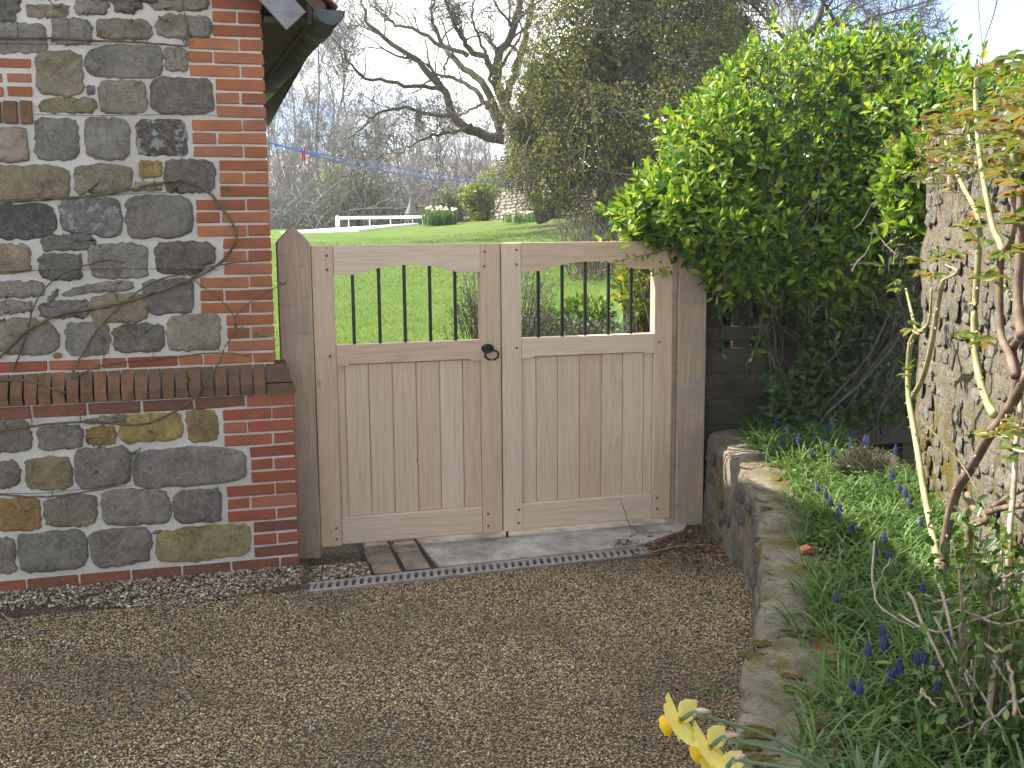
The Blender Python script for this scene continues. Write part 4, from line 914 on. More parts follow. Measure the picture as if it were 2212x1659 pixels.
mb = MB(); leaves(mb, P, d, rdir(n, brng) * .5 + np.array([0, 0, 1.0]), brng.uniform(.012, .026, n), brng.uniform(.012, .022, n)); kind(mb.build('ground_cover', MAT['chick'], origin=(0, 0, 0)), 'stuff')
n = 800; x, y, u = bed_pt(n, brng); P = np.stack([x, y, bed_z(x, y) + .006], -1); MAT['dead_leaf'] = m_leaf('dead_leaf', [(0, (.07, .035, .018)), (.5, (.15, .085, .045)), (1, (.27, .18, .10))], .15, .7, .2)
mb = MB(); leaves(mb, P, rdir(n, brng) * np.array([1, 1, .2]), rdir(n, brng) * .4 + np.array([0, 0, 1.0]), brng.uniform(.02, .05, n), brng.uniform(.015, .03, n)); kind(mb.build('dead_leaf_litter', MAT['dead_leaf'], origin=(0, 0, 0)), 'stuff')

# lavender mound
lv = thing('lavender_clump', 'low rounded grey-brown lavender clump among the blue flowers', 'plant', (LX, LY, float(bed_z(LX, LY))))
n = 1500; d = rdir(n, brng); d[:, 2] = np.abs(d[:, 2]); c0 = np.array([LX, LY, float(bed_z(LX, LY))]); L = brng.uniform(.5, 1, n)[:, None]
P0 = c0 + d * np.array([.04, .04, .0]); P1 = c0 + d * np.array([.19, .19, .15]) * L; Pm = (P0 + P1) / 2 + brng.normal(size=(n, 3)) * .01
mb = MB(); mb.tubes(np.stack([P0, Pm, P1], 1), np.stack([np.full(n, .0022), np.full(n, .0018), np.full(n, .001)], 1)); mb.build('stems', m_noise('grey_lavender_stem', (.07, .055, .045), (.18, .15, .12), 40), lv)
n = 900; q = brng.integers(0, 1500, n); mb = MB(); leaves(mb, P1[q] - d[q] * .01, d[q] + rdir(n, brng) * .7, rdir(n, brng), brng.uniform(.015, .03, n), .004 * np.ones(n), LEAF4, LEAF4_F); mb.build('foliage', m_leaf('lavender_leaf', [(0, (.12, .12, .08)), (1, (.18, .20, .11))], .2), lv)

# grape hyacinths: each flower stalk is its own thing
MAT['muscari'] = m_noise('blue_florets', (.022, .022, .10), (.065, .062, .24), 150, .5, .2, .002, .3)
def muscari_mesh(seed):
    r = np.random.default_rng(seed); mb = MB(); 
    for lvl in range(9):
        zf = lvl / 8; rr = .0085 * (1 - zf) ** .55 + .0015; m = 8 if lvl < 6 else 5
        for a in range(m):
            an = (a + .5 * (lvl % 2)) / m * 2 * math.pi; c_ = np.array([rr * math.cos(an), rr * math.sin(an), zf * .042]); mb.add(c_ + OCT * np.array([.0042, .0042, .0036]) * (1 - .45 * zf) , OCTF)
    return make_mesh('floret_spike', *mb.arrays(), MAT['muscari'], True)
spike = [muscari_mesh(i) for i in range(3)]
MU = [(1100, p) for p in ((362, 490), (440, 440), (475, 520), (510, 560), (560, 580), (625, 520), (845, 575), (735, 610), (810, 675), (975, 690), (1248, 590), (1140, 655), (1110, 650), (1190, 640), (1340, 720), (720, 740), (850, 740), (630, 650), (495, 665), (1297, 900), (770, 985), (805, 1025), (848, 1080), (890, 1120), (920, 1170), (1020, 1270), (1330, 975), (1390, 1025), (1405, 1090), (1460, 1220), (1240, 1340), (1155, 1430), (1250, 1440), (1560, 1210))] + \
     [(1698, p) for p in ((915, 425), (1205, 670), (1225, 735), (1105, 790), (1530, 840), (1490, 850), (1610, 920), (1820, 905), (1665, 705), (1275, 980), (1340, 910), (1010, 1030), (1065, 1050), (1560, 1050), (1505, 350))]
for j, (oy, p) in enumerate(MU):
    D = zz(2264, oy, *p); top = at_z(D, .46); b = top.copy()
    for _ in range(4):
        zb = float(bed_z(b[0], b[1])); h = .10 + .03 * ((j * 7) % 5) / 4; top = at_z(D, zb + h); b = top
    xr = float(np.interp(-b[1], -BW[:, 1], BW[:, 0]));
    b = np.array([min(max(top[0], float(low_x(top[1])) + .2), xr - .05), top[1], 0]); b[2] = float(bed_z(b[0], b[1])); lean = (top - b) * np.array([1, 1, 0]) * 0
    t = thing('grape_hyacinth', 'small blue grape hyacinth flower spike standing in the grassy bed', 'flower', tuple(b), 'grape hyacinths in the raised bed')
    ht = max(.05, top[2] - b[2] - .022); sc = random.uniform(.72, 1.0); tl = Vector((random.uniform(-.012, .012), random.uniform(-.012, .012), 0))
    mb = MB(); mb.tube([b, b + np.array([tl.x * .3, tl.y * .3, ht * .5]), b + np.array([tl.x, tl.y, ht])], [.0028, .0024, .002], 5); mb.build('stalk', MAT['muscari_leaf'], t)
    place('flower_spike', spike[j % 3], t, Matrix.Translation(Vector(b) + tl + Vector((0, 0, ht - .004))) @ Matrix.Diagonal((sc, sc, sc, 1)))

# terracotta shard on the coping
mb = MB(); p = at_z((1741, 1180), .40); mb.addpoly(*prism([(p[0] - .026, .380), (p[0] + .024, .380), (p[0] + .028, .392), (p[0] + .012, .401), (p[0] - .024, .391)], p[1] - .02, p[1] + .02)); tag(mb.build('pot_shard', MAT['terracotta']), 'broken piece of terracotta pot lying on the low wall top', 'shard')

# ================================================================== DAFFODILS at the drive edge of the low wall
MAT['petal'] = m_leaf('pale_yellow_petal', [(0, (.82, .74, .17)), (1, (.86, .80, .30))], .45, .5, .3, (1, .95, .5))
MAT['corona'] = m_leaf('deep_yellow_trumpet', [(0, (.78, .50, .015)), (1, (.82, .58, .03))], .4, .5, .3, (1, .9, .5))
MAT['daff_leaf'] = m_leaf('blue_green_leaf', [(0, (.09, .15, .075)), (1, (.16, .22, .13))], .2, .45, .4); MAT['spathe'] = m_noise('papery_spathe', (.30, .22, .13), (.45, .36, .25), 40, .8, .4, .003)
def daffodil(D, depth_y, face, label, base):
    c = at_y(D, depth_y); f = nrm(np.array(face, float)); u = nrm(np.cross(f, [0, 0, 1.0])); w = np.cross(u, f)
    t = thing('daffodil', label, 'flower', tuple(base))
    for q in range(6):
        a = q * math.pi / 3 + .2; rd = u * math.cos(a) + w * math.sin(a); sd = np.cross(f, rd); mb = MB(); V = []
        L = .056; 
        for i, (s, wd, fo) in enumerate(((.0, .008, 0), (.25, .018, .002), (.5, .023, .003), (.78, .018, .001), (1.0, .002, -.004))):
            for e in (-1, 0, 1): V.append(c + rd * (.006 + s * L) + sd * wd * e + f * (fo + (.10 + .22 * ((q * 5) % 3 - 1)) * wd * e * .6 + .014 * s * ((q * 7) % 4 - 1.5) / 1.5 + .002 * abs(e) + (.001 if q % 2 else 0) - .005 * s * s))
        mb.addpoly(V, [(i * 3 + e, i * 3 + e + 1, i * 3 + e + 4, i * 3 + e + 3) for i in range(4) for e in range(2)]); mb.build('petal', MAT['petal'], t, True)
    mb = MB(); V = []; ns = 18
    for (s, r) in ((0, .009), (.014, .0135), (.028, .016), (.040, .022)):
        for a in range(ns): an = a / ns * 2 * math.pi; rr = r * (1 + (.10 * math.sin(an * 7) if s > .035 else 0)); V.append(c + f * s + rr * (u * math.cos(an) + w * math.sin(an)))
    mb.addpoly(V, [(i * ns + a, i * ns + (a + 1) % ns, (i + 1) * ns + (a + 1) % ns, (i + 1) * ns + a) for i in range(3) for a in range(ns)]); mb.build('trumpet', MAT['corona'], t, True)
    P = poly_smooth([c - f * .002, c - f * .035 + np.array([0, 0, .008]), c - f * .055 + np.array([.01, 0, -.01]), (c + base) / 2 + np.array([.05, .0, .03]), base], 16)
    mb = MB(); mb.tube(P, np.concatenate([[.004, .0055, .005], np.full(13, .0038)]), 7); mb.build('stalk', MAT['daff_leaf'], t, True)
    mb = MB(); mb.tube(poly_smooth([c - f * .03, c - f * .045 + np.array([.004, 0, .006]), c - f * .062 + np.array([.012, 0, -.002])], 6), [.002, .006, .0075, .0065, .005, .002], 7); mb.build('spathe', MAT['spathe'], t, True)
daffodil((1470, 1556), -3.2, (-.58, .60, -.5), 'yellow daffodil held highest above the gravel drive', np.array([-.13, -3.28, .345]))
daffodil((1535, 1614), -3.22, (-.55, .55, -.62), 'yellow daffodil drooping just below its taller neighbour', np.array([-.10, -3.33, .345]))
daffodil((1565, 1668), -3.25, (-.3, .5, -.8), 'lowest yellow daffodil, nearest the low wall', np.array([-.07, -3.38, .345]))
def strap_plant(name, label, b, n, L, seed, lean=.35):
    rg = np.random.default_rng(seed); t = thing(name, label, 'plant', tuple(b))
    for i in range(n):
        mb = MB(); blades(mb, (np.array(b) + np.array([*rg.normal(size=2) * .02, 0]))[None], np.array([L * rg.uniform(.8, 1.15)]), np.array([.013]), np.array([rg.uniform(.05, lean)]), rg, droop=.35); mb.build('leaf', MAT['daff_leaf'], t)
for j, (b, lab) in enumerate((((-.10, -3.32, .335), 'tuft of blue-green daffodil leaves under the yellow blooms'), ((.0, -3.52, .34), 'tuft of blue-green strap leaves beside the daffodil stems'), ((.18, -3.5, .35), 'tuft of blue-green strap leaves in the grass below the rose'))): strap_plant('daffodil_leaves', lab, b, 7, .17, 60 + j)

# ================================================================== HEDGE over the fence
def ellipsoids(specs): return [(at_y(D, y), np.array(r)) for D, y, r in specs]
def shell(els, n, rng, inner=.80, depth=.25):
    area = np.array([r[0] * r[1] + r[1] * r[2] + r[0] * r[2] for _, r in els]); pick = rng.choice(len(els), n, p=area / area.sum())
    C = np.array([e[0] for e in els]); R = np.array([e[1] for e in els]); d = rdir(n, rng); P = C[pick] + d * R[pick] * (1 - depth * rng.uniform(0, 1, n)[:, None] ** 1.6); N = nrm(d / R[pick])
    ok = np.ones(n, bool)
    for c, r in els: ok &= (((P - c) / r) ** 2).sum(1) > inner ** 2
    return P[ok], N[ok]
def sprigs(P, A, nl, L, W, rng, spread=.9, sp=.011):
    n = len(P); ref = rdir(n, rng); U = nrm(np.cross(A, ref)); Wv = np.cross(A, U); out = []
    for k_ in range(nl):
        an = k_ * 2.4 + rng.uniform(0, .6, n); rd = U * np.cos(an)[:, None] + Wv * np.sin(an)[:, None]; f = k_ / max(1, nl - 1)
        d = nrm(A * (1.15 - spread * f)[..., None] + rd * (.35 + .65 * f) + rng.normal(size=(n, 3)) * .15) if hasattr(f, '__len__') else nrm(A * (1.15 - spread * f) + rd * (.35 + .65 * f) + rng.normal(size=(n, 3)) * .15)
        out.append((P - A * sp * k_ * 1.2, d, nrm(A * .8 - rd * .4 + rng.normal(size=(n, 3)) * .2), L * (.55 + .45 * f) * rng.uniform(.75, 1.2, n), W * (.55 + .45 * f) * rng.uniform(.8, 1.15, n)))
    return [np.concatenate([o[i] for o in out]) for i in range(5)]
HS = [(0, (.035, .085, .018)), (.3, (.08, .17, .022)), (.6, (.145, .26, .028)), (.85, (.24, .345, .036)), (1, (.36, .42, .05))]
MAT['hedge_leaf'] = m_leaf('hedge_leaf', HS, .42, .42, .3); MAT['hedge_leaf_obj'] = m_leafobj('hedge_leaf_large', HS, .42, .42, .3)
hrng = np.random.default_rng(5)
HE = ellipsoids([((1760, 300), .40, (.80, .6, .60)), ((1570, 385), .20, (.44, .45, .46)), ((1440, 462), .06, (.30, .34, .20)), ((1900, 270), .15, (.62, .5, .52)), ((2080, 250), -.15, (.55, .5, .25)), ((1800, 470), .0, (.52, .36, .34)), ((1620, 500), -.06, (.36, .30, .22)), ((2180, 260), -.2, (.4, .4, .2)), ((1960, 420), -.25, (.36, .4, .42)), ((1700, 560), -.08, (.42, .26, .20)), ((1860, 530), -.15, (.40, .3, .24)), ((1560, 500), -.1, (.26, .25, .18)), ((2060, 240), -.3, (.45, .4, .20)), ((2170, 255), -.5, (.4, .35, .16)), ((1640, 565), -.12, (.34, .24, .2)), ((1770, 600), -.14, (.34, .22, .2)), ((1985, 400), -.85, (.15, .2, .26))])
P, N = shell(HE, 8400, hrng, .86, .30); q = hrng.random(len(P)) < .09; P[q] += N[q] * hrng.uniform(.03, .13, q.sum())[:, None]
A = nrm(N * .7 + np.array([0, 0, .55]) + hrng.normal(size=N.shape) * .35)
hd = thing('evergreen_hedge', 'large bright green glossy-leaved hedge billowing over the fence and gate post', 'hedge', (1.9, .3, .4))
arr = sprigs(P, A, 7, .071, .036, hrng, sp=.013)
pd, dep = proj(arr[0]); vis = (pd[:, 0] > 1200) & (pd[:, 0] < 2240) & (pd[:, 1] > -60); size = np.where(vis, arr[3] / dep, 0) * np.abs((nrm(CAM - arr[0]) * arr[2]).sum(1))
front = ((arr[0] - np.array([0, 0, 0]))[:, 1] < .25); order = np.argsort(-size * front)[:300]; mask = np.ones(len(arr[0]), bool); mask[order] = False
mb = MB(); leaves(mb, *[a[mask] for a in arr]); kind(mb.build('foliage', MAT['hedge_leaf'], hd, True), 'stuff')
hl_me = make_mesh('leaf', LEAF8, LEAF8_F, MAT['hedge_leaf_obj'], True)
for i in order: place('leaf', hl_me, hd, leaf_matrix(arr[0][i], arr[1][i], arr[2][i], arr[3][i], arr[4][i]))
mb = MB(); q = hrng.choice(len(P), 2600); q = q[P[q][:, 0] > 1.3]; P0 = P[q]; st = [P0]
dv = -A[q]
for k_ in range(5): dv = nrm(dv * 1.0 + np.array([.0, .1, -.12]) + hrng.normal(size=dv.shape) * .25); st.append(st[-1] + dv * .05)
mb.tubes(np.stack(st, 1), np.linspace(.0012, .004, 6)[None] * np.ones((len(q), 1)))
for _ in range(30):                                             # main stems from the soil up into the crown
    b = np.array([hrng.uniform(1.5, 2.1), hrng.uniform(-.25, .06), .42]); e = HE[hrng.integers(0, len(HE))]; tip = e[0] + hrng.normal(size=3) * .12
    mid = (b + tip) / 2 + hrng.normal(size=3) * np.array([.25, .12, .1]); pp = poly_smooth([b, mid, tip], 10) + hrng.normal(size=(10, 3)) * .012; mb.tube(pp, np.linspace(.009, .003, 10), 4, False)
mb.build('stems', MAT['bark'], hd)
# dense shaded inside of the hedge
n = 30000; e = hrng.integers(0, len(HE), n); C = np.array([x[0] for x in HE])[e]; R = np.array([x[1] for x in HE])[e]
Pi = C + rdir(n, hrng) * R * hrng.uniform(.35, .84, n)[:, None]
mb = MB(); leaves(mb, Pi, rdir(n, hrng), rdir(n, hrng), hrng.uniform(.06, .10, n), hrng.uniform(.035, .055, n), LEAF4, LEAF4_F); kind(mb.build('inner_foliage', MAT['hedge_leaf'], hd), 'stuff')
# long shoots reaching out over the gate
for (pts, r) in (([(1500, 520), (1420, 545), (1350, 560), (1313, 570)], .004), ([(1470, 500), (1390, 480), (1320, 458)], .004), ([(1690, 290), (1660, 215), (1665, 60), (1660, 45)], .0035), ([(2010, 150), (2030, 90), (2045, 65)], .003), ([(1950, 100), (1975, 60), (1990, 50)], .003)):
    yy = -.06 if pts[0][0] < 1600 else .1
    Pp = poly_smooth([at_y(p, yy) for p in pts], 10); mb = MB(); mb.tube(Pp, np.linspace(r, .0015, 10), 5); mb.build('shoot', MAT['cane_brown'], hd)
    tips = Pp[3:]; dirs = nrm(np.gradient(Pp, axis=0)[3:]); a_ = sprigs(tips, dirs, 3, .045, .02, hrng)
    for i in range(len(a_[0])): place('leaf', hl_me, hd, leaf_matrix(*[a_[k_][i] for k_ in range(5)]))
bh = thing('backing_bush', 'dense dark bush added behind the old fence to block the bright lawn', 'bush', (1.95, .55, 0)); n = 15000  # backing added to keep the sunlit lawn from showing through the fence gaps
P = np.stack([hrng.uniform(1.14, 3.0, n), hrng.uniform(.24, .85, n), hrng.uniform(-.02, 1.75, n)], -1); mb = MB(); leaves(mb, P, rdir(n, hrng), rdir(n, hrng), hrng.uniform(.06, .10, n), hrng.uniform(.035, .055, n), LEAF4, LEAF4_F); kind(mb.build('foliage', m_leaf('dark_backing_leaf', [(0, (.02, .03, .01)), (1, (.05, .07, .02))], .1, .6, .15), bh), 'stuff')
mb = MB(); n = 120; B = np.stack([hrng.uniform(1.2, 2.9, n), hrng.uniform(.3, .8, n), np.full(n, -.06)], -1); T = B + np.stack([hrng.normal(size=n) * .15, hrng.normal(size=n) * .06, hrng.uniform(.8, 1.7, n)], -1); mb.tubes(np.stack([B, (B + T) / 2 + hrng.normal(size=(n, 3)) * .05, T], 1), np.tile([.012, .008, .003], (n, 1)), 5); mb.build('stems', MAT['bark'], bh)
# hanging ivy under the hedge, leaf colour darkened to carry the hollow's shade
iv = thing('shade_ivy', 'sparse green creeper toned dark for shade, with bare twigs, hanging under the hedge', 'climber', (1.75, -.05, .42))
irng = np.random.default_rng(8); Pn = []; Dn = []; mb = MB()
for _ in range(42):
    D0 = (irng.uniform(1560, 1990), irng.uniform(520, 620)); L = irng.uniform(.15, .75); p = at_y(D0, irng.uniform(-.3, .02)); d = np.array([irng.normal() * .4, irng.normal() * .2, -1.0]); pp = [p]
    for k_ in range(9): d = nrm(d + irng.normal(size=3) * .3 + np.array([0, 0, -.12])); pp.append(pp[-1] + d * L / 9)
    pp = np.array(pp); pp[:, 2] = np.maximum(pp[:, 2], .45); pp[:, 1] = np.minimum(pp[:, 1], .05); mb.tube(pp, np.linspace(.0045, .0015, 10) * irng.uniform(.6, 1.2), 4, False)
    if irng.random() < .55: Pn.append(pp[2:]); Dn.append(nrm(np.gradient(pp, axis=0))[2:])
mb.build('bare_stems', MAT['bark'], iv)
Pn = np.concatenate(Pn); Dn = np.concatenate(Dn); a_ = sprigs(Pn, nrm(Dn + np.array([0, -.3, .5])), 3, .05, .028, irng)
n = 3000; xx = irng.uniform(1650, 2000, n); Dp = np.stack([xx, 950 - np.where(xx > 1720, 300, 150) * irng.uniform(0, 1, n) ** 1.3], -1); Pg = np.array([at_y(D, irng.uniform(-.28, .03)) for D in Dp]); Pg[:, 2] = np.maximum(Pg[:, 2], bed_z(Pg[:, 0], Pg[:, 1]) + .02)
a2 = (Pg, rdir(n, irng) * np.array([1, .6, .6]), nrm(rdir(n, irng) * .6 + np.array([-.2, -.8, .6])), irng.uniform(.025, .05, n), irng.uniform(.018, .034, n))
mb = MB(); leaves(mb, *a_); leaves(mb, *a2); kind(mb.build('foliage', m_leaf('shade_toned_ivy_leaf', [(0, (.02, .04, .008)), (.6, (.04, .08, .014)), (1, (.09, .14, .02))], .3, .45, .3), iv, True), 'stuff')

# ================================================================== CLIMBING ROSE on the tall wall
ro = thing('climbing_rose', 'thorny climbing rose with thick pale green canes against the tall flint wall', 'rose', (.9, -2.24, .42))
def rp(o, x, y, off): return on_plane(zz(2264, o, x, y), WC + WN * off, WN)
canes = [  # crop origin, material, r0, r1, offset from wall, points
    ('cane_green', .0135, .010, .17, [(1100, 1620, 1620), (1100, 1600, 1500), (1100, 1560, 1300), (1100, 1510, 1050), (1100, 1470, 800), (1100, 1430, 560), (1100, 1400, 380), (600, 1395, 1300), (600, 1410, 1110), (600, 1445, 1030), (600, 1510, 1000)]),
    ('cane_green', .007, .005, .17, [(600, 1450, 1000), (600, 1420, 880), (600, 1380, 710)]), ('cane_green', .006, .004, .17, [(600, 1500, 1000), (600, 1545, 930), (600, 1560, 700)]),
    ('cane_green', .011, .008, .18, [(600, 1430, 1470), (600, 1500, 1330), (600, 1560, 1100), (600, 1600, 850), (600, 1640, 650)]),
    ('cane_brown', .017, .013, .20, [(1100, 1640, 1640), (1100, 1650, 1450), (1100, 1690, 1200), (1100, 1750, 1000), (1100, 1830, 880), (1100, 1960, 650), (1100, 2060, 520), (1100, 2170, 340), (1100, 2240, 200)]),
    ('cane_green', .012, .005, .21, [(600, 2000, 1600), (600, 1940, 1480), (600, 1880, 1250), (600, 1860, 950), (600, 1882, 600), (600, 1898, 313), (0, 1875, 1490), (0, 1800, 1350), (0, 1720, 1180), (0, 1660, 1000), (0, 1640, 930)]),
    ('cane_green', .009, .0065, .22, [(600, 2062, 460), (600, 2040, 380), (600, 2000, 300), (0, 1960, 1450), (0, 1920, 1230), (0, 1890, 1000), (0, 1870, 680), (0, 1880, 540)]),
    ('cane_brown', .0016, .001, .24, [(0, 1885, -30), (0, 1900, 150), (0, 1920, 330), (0, 1915, 480)]), ('cane_brown', .0016, .001, .24, [(0, 2030, -30), (0, 1990, 130), (0, 1925, 320), (0, 1920, 470)]),
    ('cane_brown', .011, .008, .22, [(600, 2150, 1330), (600, 2110, 1180), (600, 2050, 1040), (600, 2040, 800), (600, 2050, 500), (600, 2130, 330), (600, 2150, 0), (0, 2150, 1200)]), ('cane_brown', .013, .009, .24, [(600, 2200, 1050), (600, 2170, 800), (600, 2180, 500), (600, 2190, 0)]),
    ('cane_brown', .012, .010, .2, [(600, 2140, 1500), (600, 2160, 1300), (600, 2130, 1150), (600, 2180, 1050)]),
    ('cane_brown', .013, .011, .16, [(1100, 1820, 1450), (1100, 1840, 1280), (1100, 1960, 1220), (1100, 1860, 1150), (1100, 1815, 1050)]), ('cane_brown', .010, .007, .18, [(1100, 1960, 1180), (1100, 2060, 1150), (1100, 2230, 1130)]),
    ('cane_brown', .009, .006, .18, [(1100, 1990, 1150), (1100, 2120, 1060), (1100, 2240, 1000)]), ('cane_green', .005, .003, .2, [(600, 1640, 650), (600, 1740, 590), (600, 1660, 540)]), ('cane_green', .007, .005, .2, [(0, 2010, 800), (0, 2020, 680), (0, 2030, 620)]),
    ('cane_green', .007, .005, .19, [(600, 2150, 800), (600, 2060, 680), (600, 1990, 560)]), ('vine', .004, .002, .22, [(1100, 1520, 560), (1100, 1650, 700), (1100, 1800, 880), (1100, 1960, 1190)])]
crng = np.random.default_rng(13); thorns = []; joints = []
for (mt, r0, r1, off, pts) in canes:
    P = poly_smooth([rp(o, x, y, off) for (o, x, y) in pts], len(pts) * 6); R = np.linspace(r0, r1, len(P)) * .95; mb = MB(); mb.tube(P, R, 8); mb.build('cane', MAT[mt], ro, True)
    T = nrm(np.gradient(P, axis=0))
    for i in range(2, len(P) - 1, 2): thorns.append((P[i], T[i], R[i]))
    joints.append((P, T))
tv = np.array([(-.5, 0, 0), (.5, 0, 0), (0, 0, .9), (.1, 1.25, .1)]) * .0085; thorn_me = make_mesh('thorn', tv, [np.array([(0, 1, 3), (1, 2, 3), (2, 0, 3)])], MAT['thorn'])
for (p, t_, r_) in thorns[:110]:
    d = nrm(np.cross(t_, crng.normal(size=3))); place('thorn', thorn_me, ro, leaf_matrix(p + d * r_ * .9, d, t_, 1, 1))
RS = [(0, (.07, .12, .02)), (.4, (.12, .17, .03)), (.7, (.19, .17, .04)), (1, (.26, .12, .05))]
MAT['rose_leaf'] = m_leafobj('rose_leaf', RS, .4, .35, .45); rl_me = make_mesh('leaf', LEAF8, LEAF8_F, MAT['rose_leaf'], True)
clusters = [(600, 1440, 500, .17), (600, 1470, 610, .17), (600, 1560, 590, .17), (600, 1620, 470, .17), (600, 1750, 490, .2), (600, 1800, 250, .2), (600, 1420, 970, .17), (600, 1360, 1280, .17), (600, 1920, 590, .21), (600, 1990, 600, .21), (600, 1800, 1020, .2), (600, 1950, 1070, .2), (600, 2060, 450, .2), (600, 1340, 690, .17),
            (0, 1600, 800, .2), (0, 1700, 850, .2), (0, 1780, 740, .2), (0, 1900, 500, .22), (0, 1980, 480, .22), (0, 2050, 1000, .22), (0, 2120, 1080, .22), (0, 1650, 1060, .2), (0, 1700, 1200, .2), (0, 1850, 1100, .2), (0, 2000, 1000, .22), (0, 2130, 900, .24), (0, 2100, 1250, .26), (0, 2180, 1150, .24), (0, 2180, 780, .26), (0, 2090, 400, .26), (0, 2150, 500, .24), (0, 1940, 1440, .2), (0, 1860, 1560, .2), (0, 2160, 1330, .28),
            (0, 1700, 700, .2), (0, 1620, 900, .2), (0, 1960, 900, .22), (0, 2040, 860, .22), (0, 2110, 980, .24), (0, 2190, 950, .24), (0, 2040, 1120, .22), (0, 1990, 1200, .22), (0, 2200, 1040, .26), (0, 2120, 1180, .24), (0, 1780, 1000, .2), (0, 1760, 1120, .2), (0, 2190, 640, .26), (0, 1860, 820, .22), (0, 2060, 720, .24), (600, 2180, 420, .24), (600, 1880, 330, .21), (600, 2120, 200, .24),
            (1100, 2060, 590, .22), (1100, 1960, 640, .22), (1100, 2090, 750, .22), (1100, 2120, 540, .24)]
for (o, x, y, off) in clusters:
    for q in range(3):
        c = rp(o, x + crng.uniform(-45, 45), y + crng.uniform(-40, 40), off + crng.uniform(0, .05)); ax = nrm(crng.normal(size=3) * np.array([1, 1, .5]) + np.array([-.2, -.2, .2]))
        mbp = c - ax * .02
        for k_ in range(5):
            sd = nrm(np.cross(ax, [0, 0, 1.0])) * (0 if k_ == 0 else (1 if k_ % 2 else -1)); d = nrm(ax * (1 if k_ == 0 else .5) + sd + np.array([0, 0, -.15])); base = c - ax * (.0 if k_ == 0 else .008 + .010 * ((k_ - 1) // 2))
            place('leaf', rl_me, ro, leaf_matrix(base, d, np.array([0, 0, 1.0]) + crng.normal(size=3) * .4, crng.uniform(.032, .05), crng.uniform(.016, .026)))
wc = thing('wall_creeper', 'leafy reddish-green creeper spilling over the top of the tall flint wall', 'climber', (1.2, -2.0, 1.9))
n = 260; ii = crng.integers(2, 46, n); Pw = np.stack([bp[ii, 0], bp[ii, 1], np.full(n, 1.92)], -1) + np.concatenate([bn[ii] * crng.uniform(-.3, .10, n)[:, None], (crng.uniform(-.22, .06, n))[:, None]], 1); Pw[Pw[:, 2] < 1.9, :2] += bn[ii][Pw[:, 2] < 1.9] * .07
a_ = sprigs(Pw, nrm(rdir(n, crng) * .6 + np.array([-.5, 0, .45])), 6, .05, .024, crng); mb = MB(); leaves(mb, *a_); kind(mb.build('foliage', m_leaf('creeper_leaf', RS, .4, .4, .3), wc, True), 'stuff')
mb = MB(); Pb = Pw - np.array([0, 0, .02]) + crng.normal(size=(n, 3)) * .02; mb.tubes(np.stack([Pw, Pb, Pb + np.stack([-bn[ii, 0] * .08, -bn[ii, 1] * .08, np.full(n, .0)], -1)], 1), np.tile([.0015, .002, .003], (n, 1))); mb.build('stems', MAT['cane_brown'], wc)
# tangle of dead stems and leafy shoots at the wall foot
sh = thing('tangled_shrub', 'tangle of pale dead stems and leafy green shoots below the rose', 'shrub', (.55, -2.9, .4))
def sp(x, y, t): return at_t(zz(2264, 1698, x, y), t * .86)
for (r0, r1, pts) in ((.0055, .004, [(1400, 410, 3.0), (1520, 670, 2.95), (1650, 950, 2.9), (1800, 1280, 2.85), (1850, 1500, 2.8)]), (.006, .004, [(1590, 290, 3.0), (1660, 500, 2.95), (1700, 700, 2.9), (1780, 950, 2.9), (1900, 1300, 2.8)]), (.008, .0095, [(2205, -1123, 3.15), (2180, -823, 3.1), (2140, -323, 3.05), (2110, -23, 3.0), (2065, 500, 2.95), (2040, 740, 2.9), (1990, 1050, 2.85), (1930, 1600, 2.8)]),
                      (.0045, .003, [(1580, 600, 3.0), (1750, 900, 2.9), (1960, 1200, 2.8), (2100, 1500, 2.7)]), (.004, .003, [(1330, 580, 3.1), (1560, 690, 3.0), (1800, 640, 2.9), (2200, 500, 2.8)]), (.004, .002, [(1150, 60, 3.4), (1150, 400, 3.3), (1200, 520, 3.2), (1350, 630, 3.1), (1540, 690, 3.0)]), (.003, .002, [(1270, 180, 3.3), (1190, 330, 3.3), (1160, 420, 3.3)]),
                      (.004, .003, [(1950, 340, 2.9), (2080, 300, 2.85), (2240, 280, 2.8)]), (.006, .004, [(2130, 800, 2.7), (2000, 830, 2.75), (1820, 690, 2.8)]), (.004, .002, [(2000, 900, 2.7), (2120, 1100, 2.7), (2200, 1300, 2.6)]), (.003, .002, [(1620, 1560, 2.8), (1700, 1410, 2.8), (1850, 1330, 2.75)]), (.005, .003, [(1480, 1100, 2.9), (1560, 1200, 2.85), (1700, 1400, 2.8)]), (.003, .002, [(2050, 50, 3.0), (1900, 280, 3.0), (1870, 300, 3.0)]), (.006, .004, [(2150, 1300, 2.6), (2120, 1000, 2.65), (2090, 900, 2.7)]), (.005, .003, [(1980, 560, 2.9), (2000, 330, 2.95), (2060, 120, 3.0)]), (.004, .0025, [(1700, 60, 3.0), (1760, 350, 2.95), (1770, 520, 2.9), (1760, 800, 2.9)]), (.0035, .002, [(1900, 330, 2.9), (1650, 480, 2.95), (1510, 440, 3.0)]), (.004, .003, [(2230, 620, 2.7), (2050, 640, 2.8), (1800, 560, 2.9), (1560, 560, 3.0)]), (.003, .002, [(1860, 1050, 2.8), (1850, 850, 2.85), (1920, 780, 2.85)]), (.0045, .003, [(2210, 1180, 2.6), (2060, 1250, 2.7), (1880, 1420, 2.75), (1780, 1650, 2.75)])):
    P = poly_smooth([sp(*p) for p in pts], 16) + crng.normal(size=(16, 3)) * .002; mb = MB(); mb.tube(P, np.linspace(r0, r1, 16) * .8, 6); mb.build('stem', MAT['dead_stem'], sh, True)
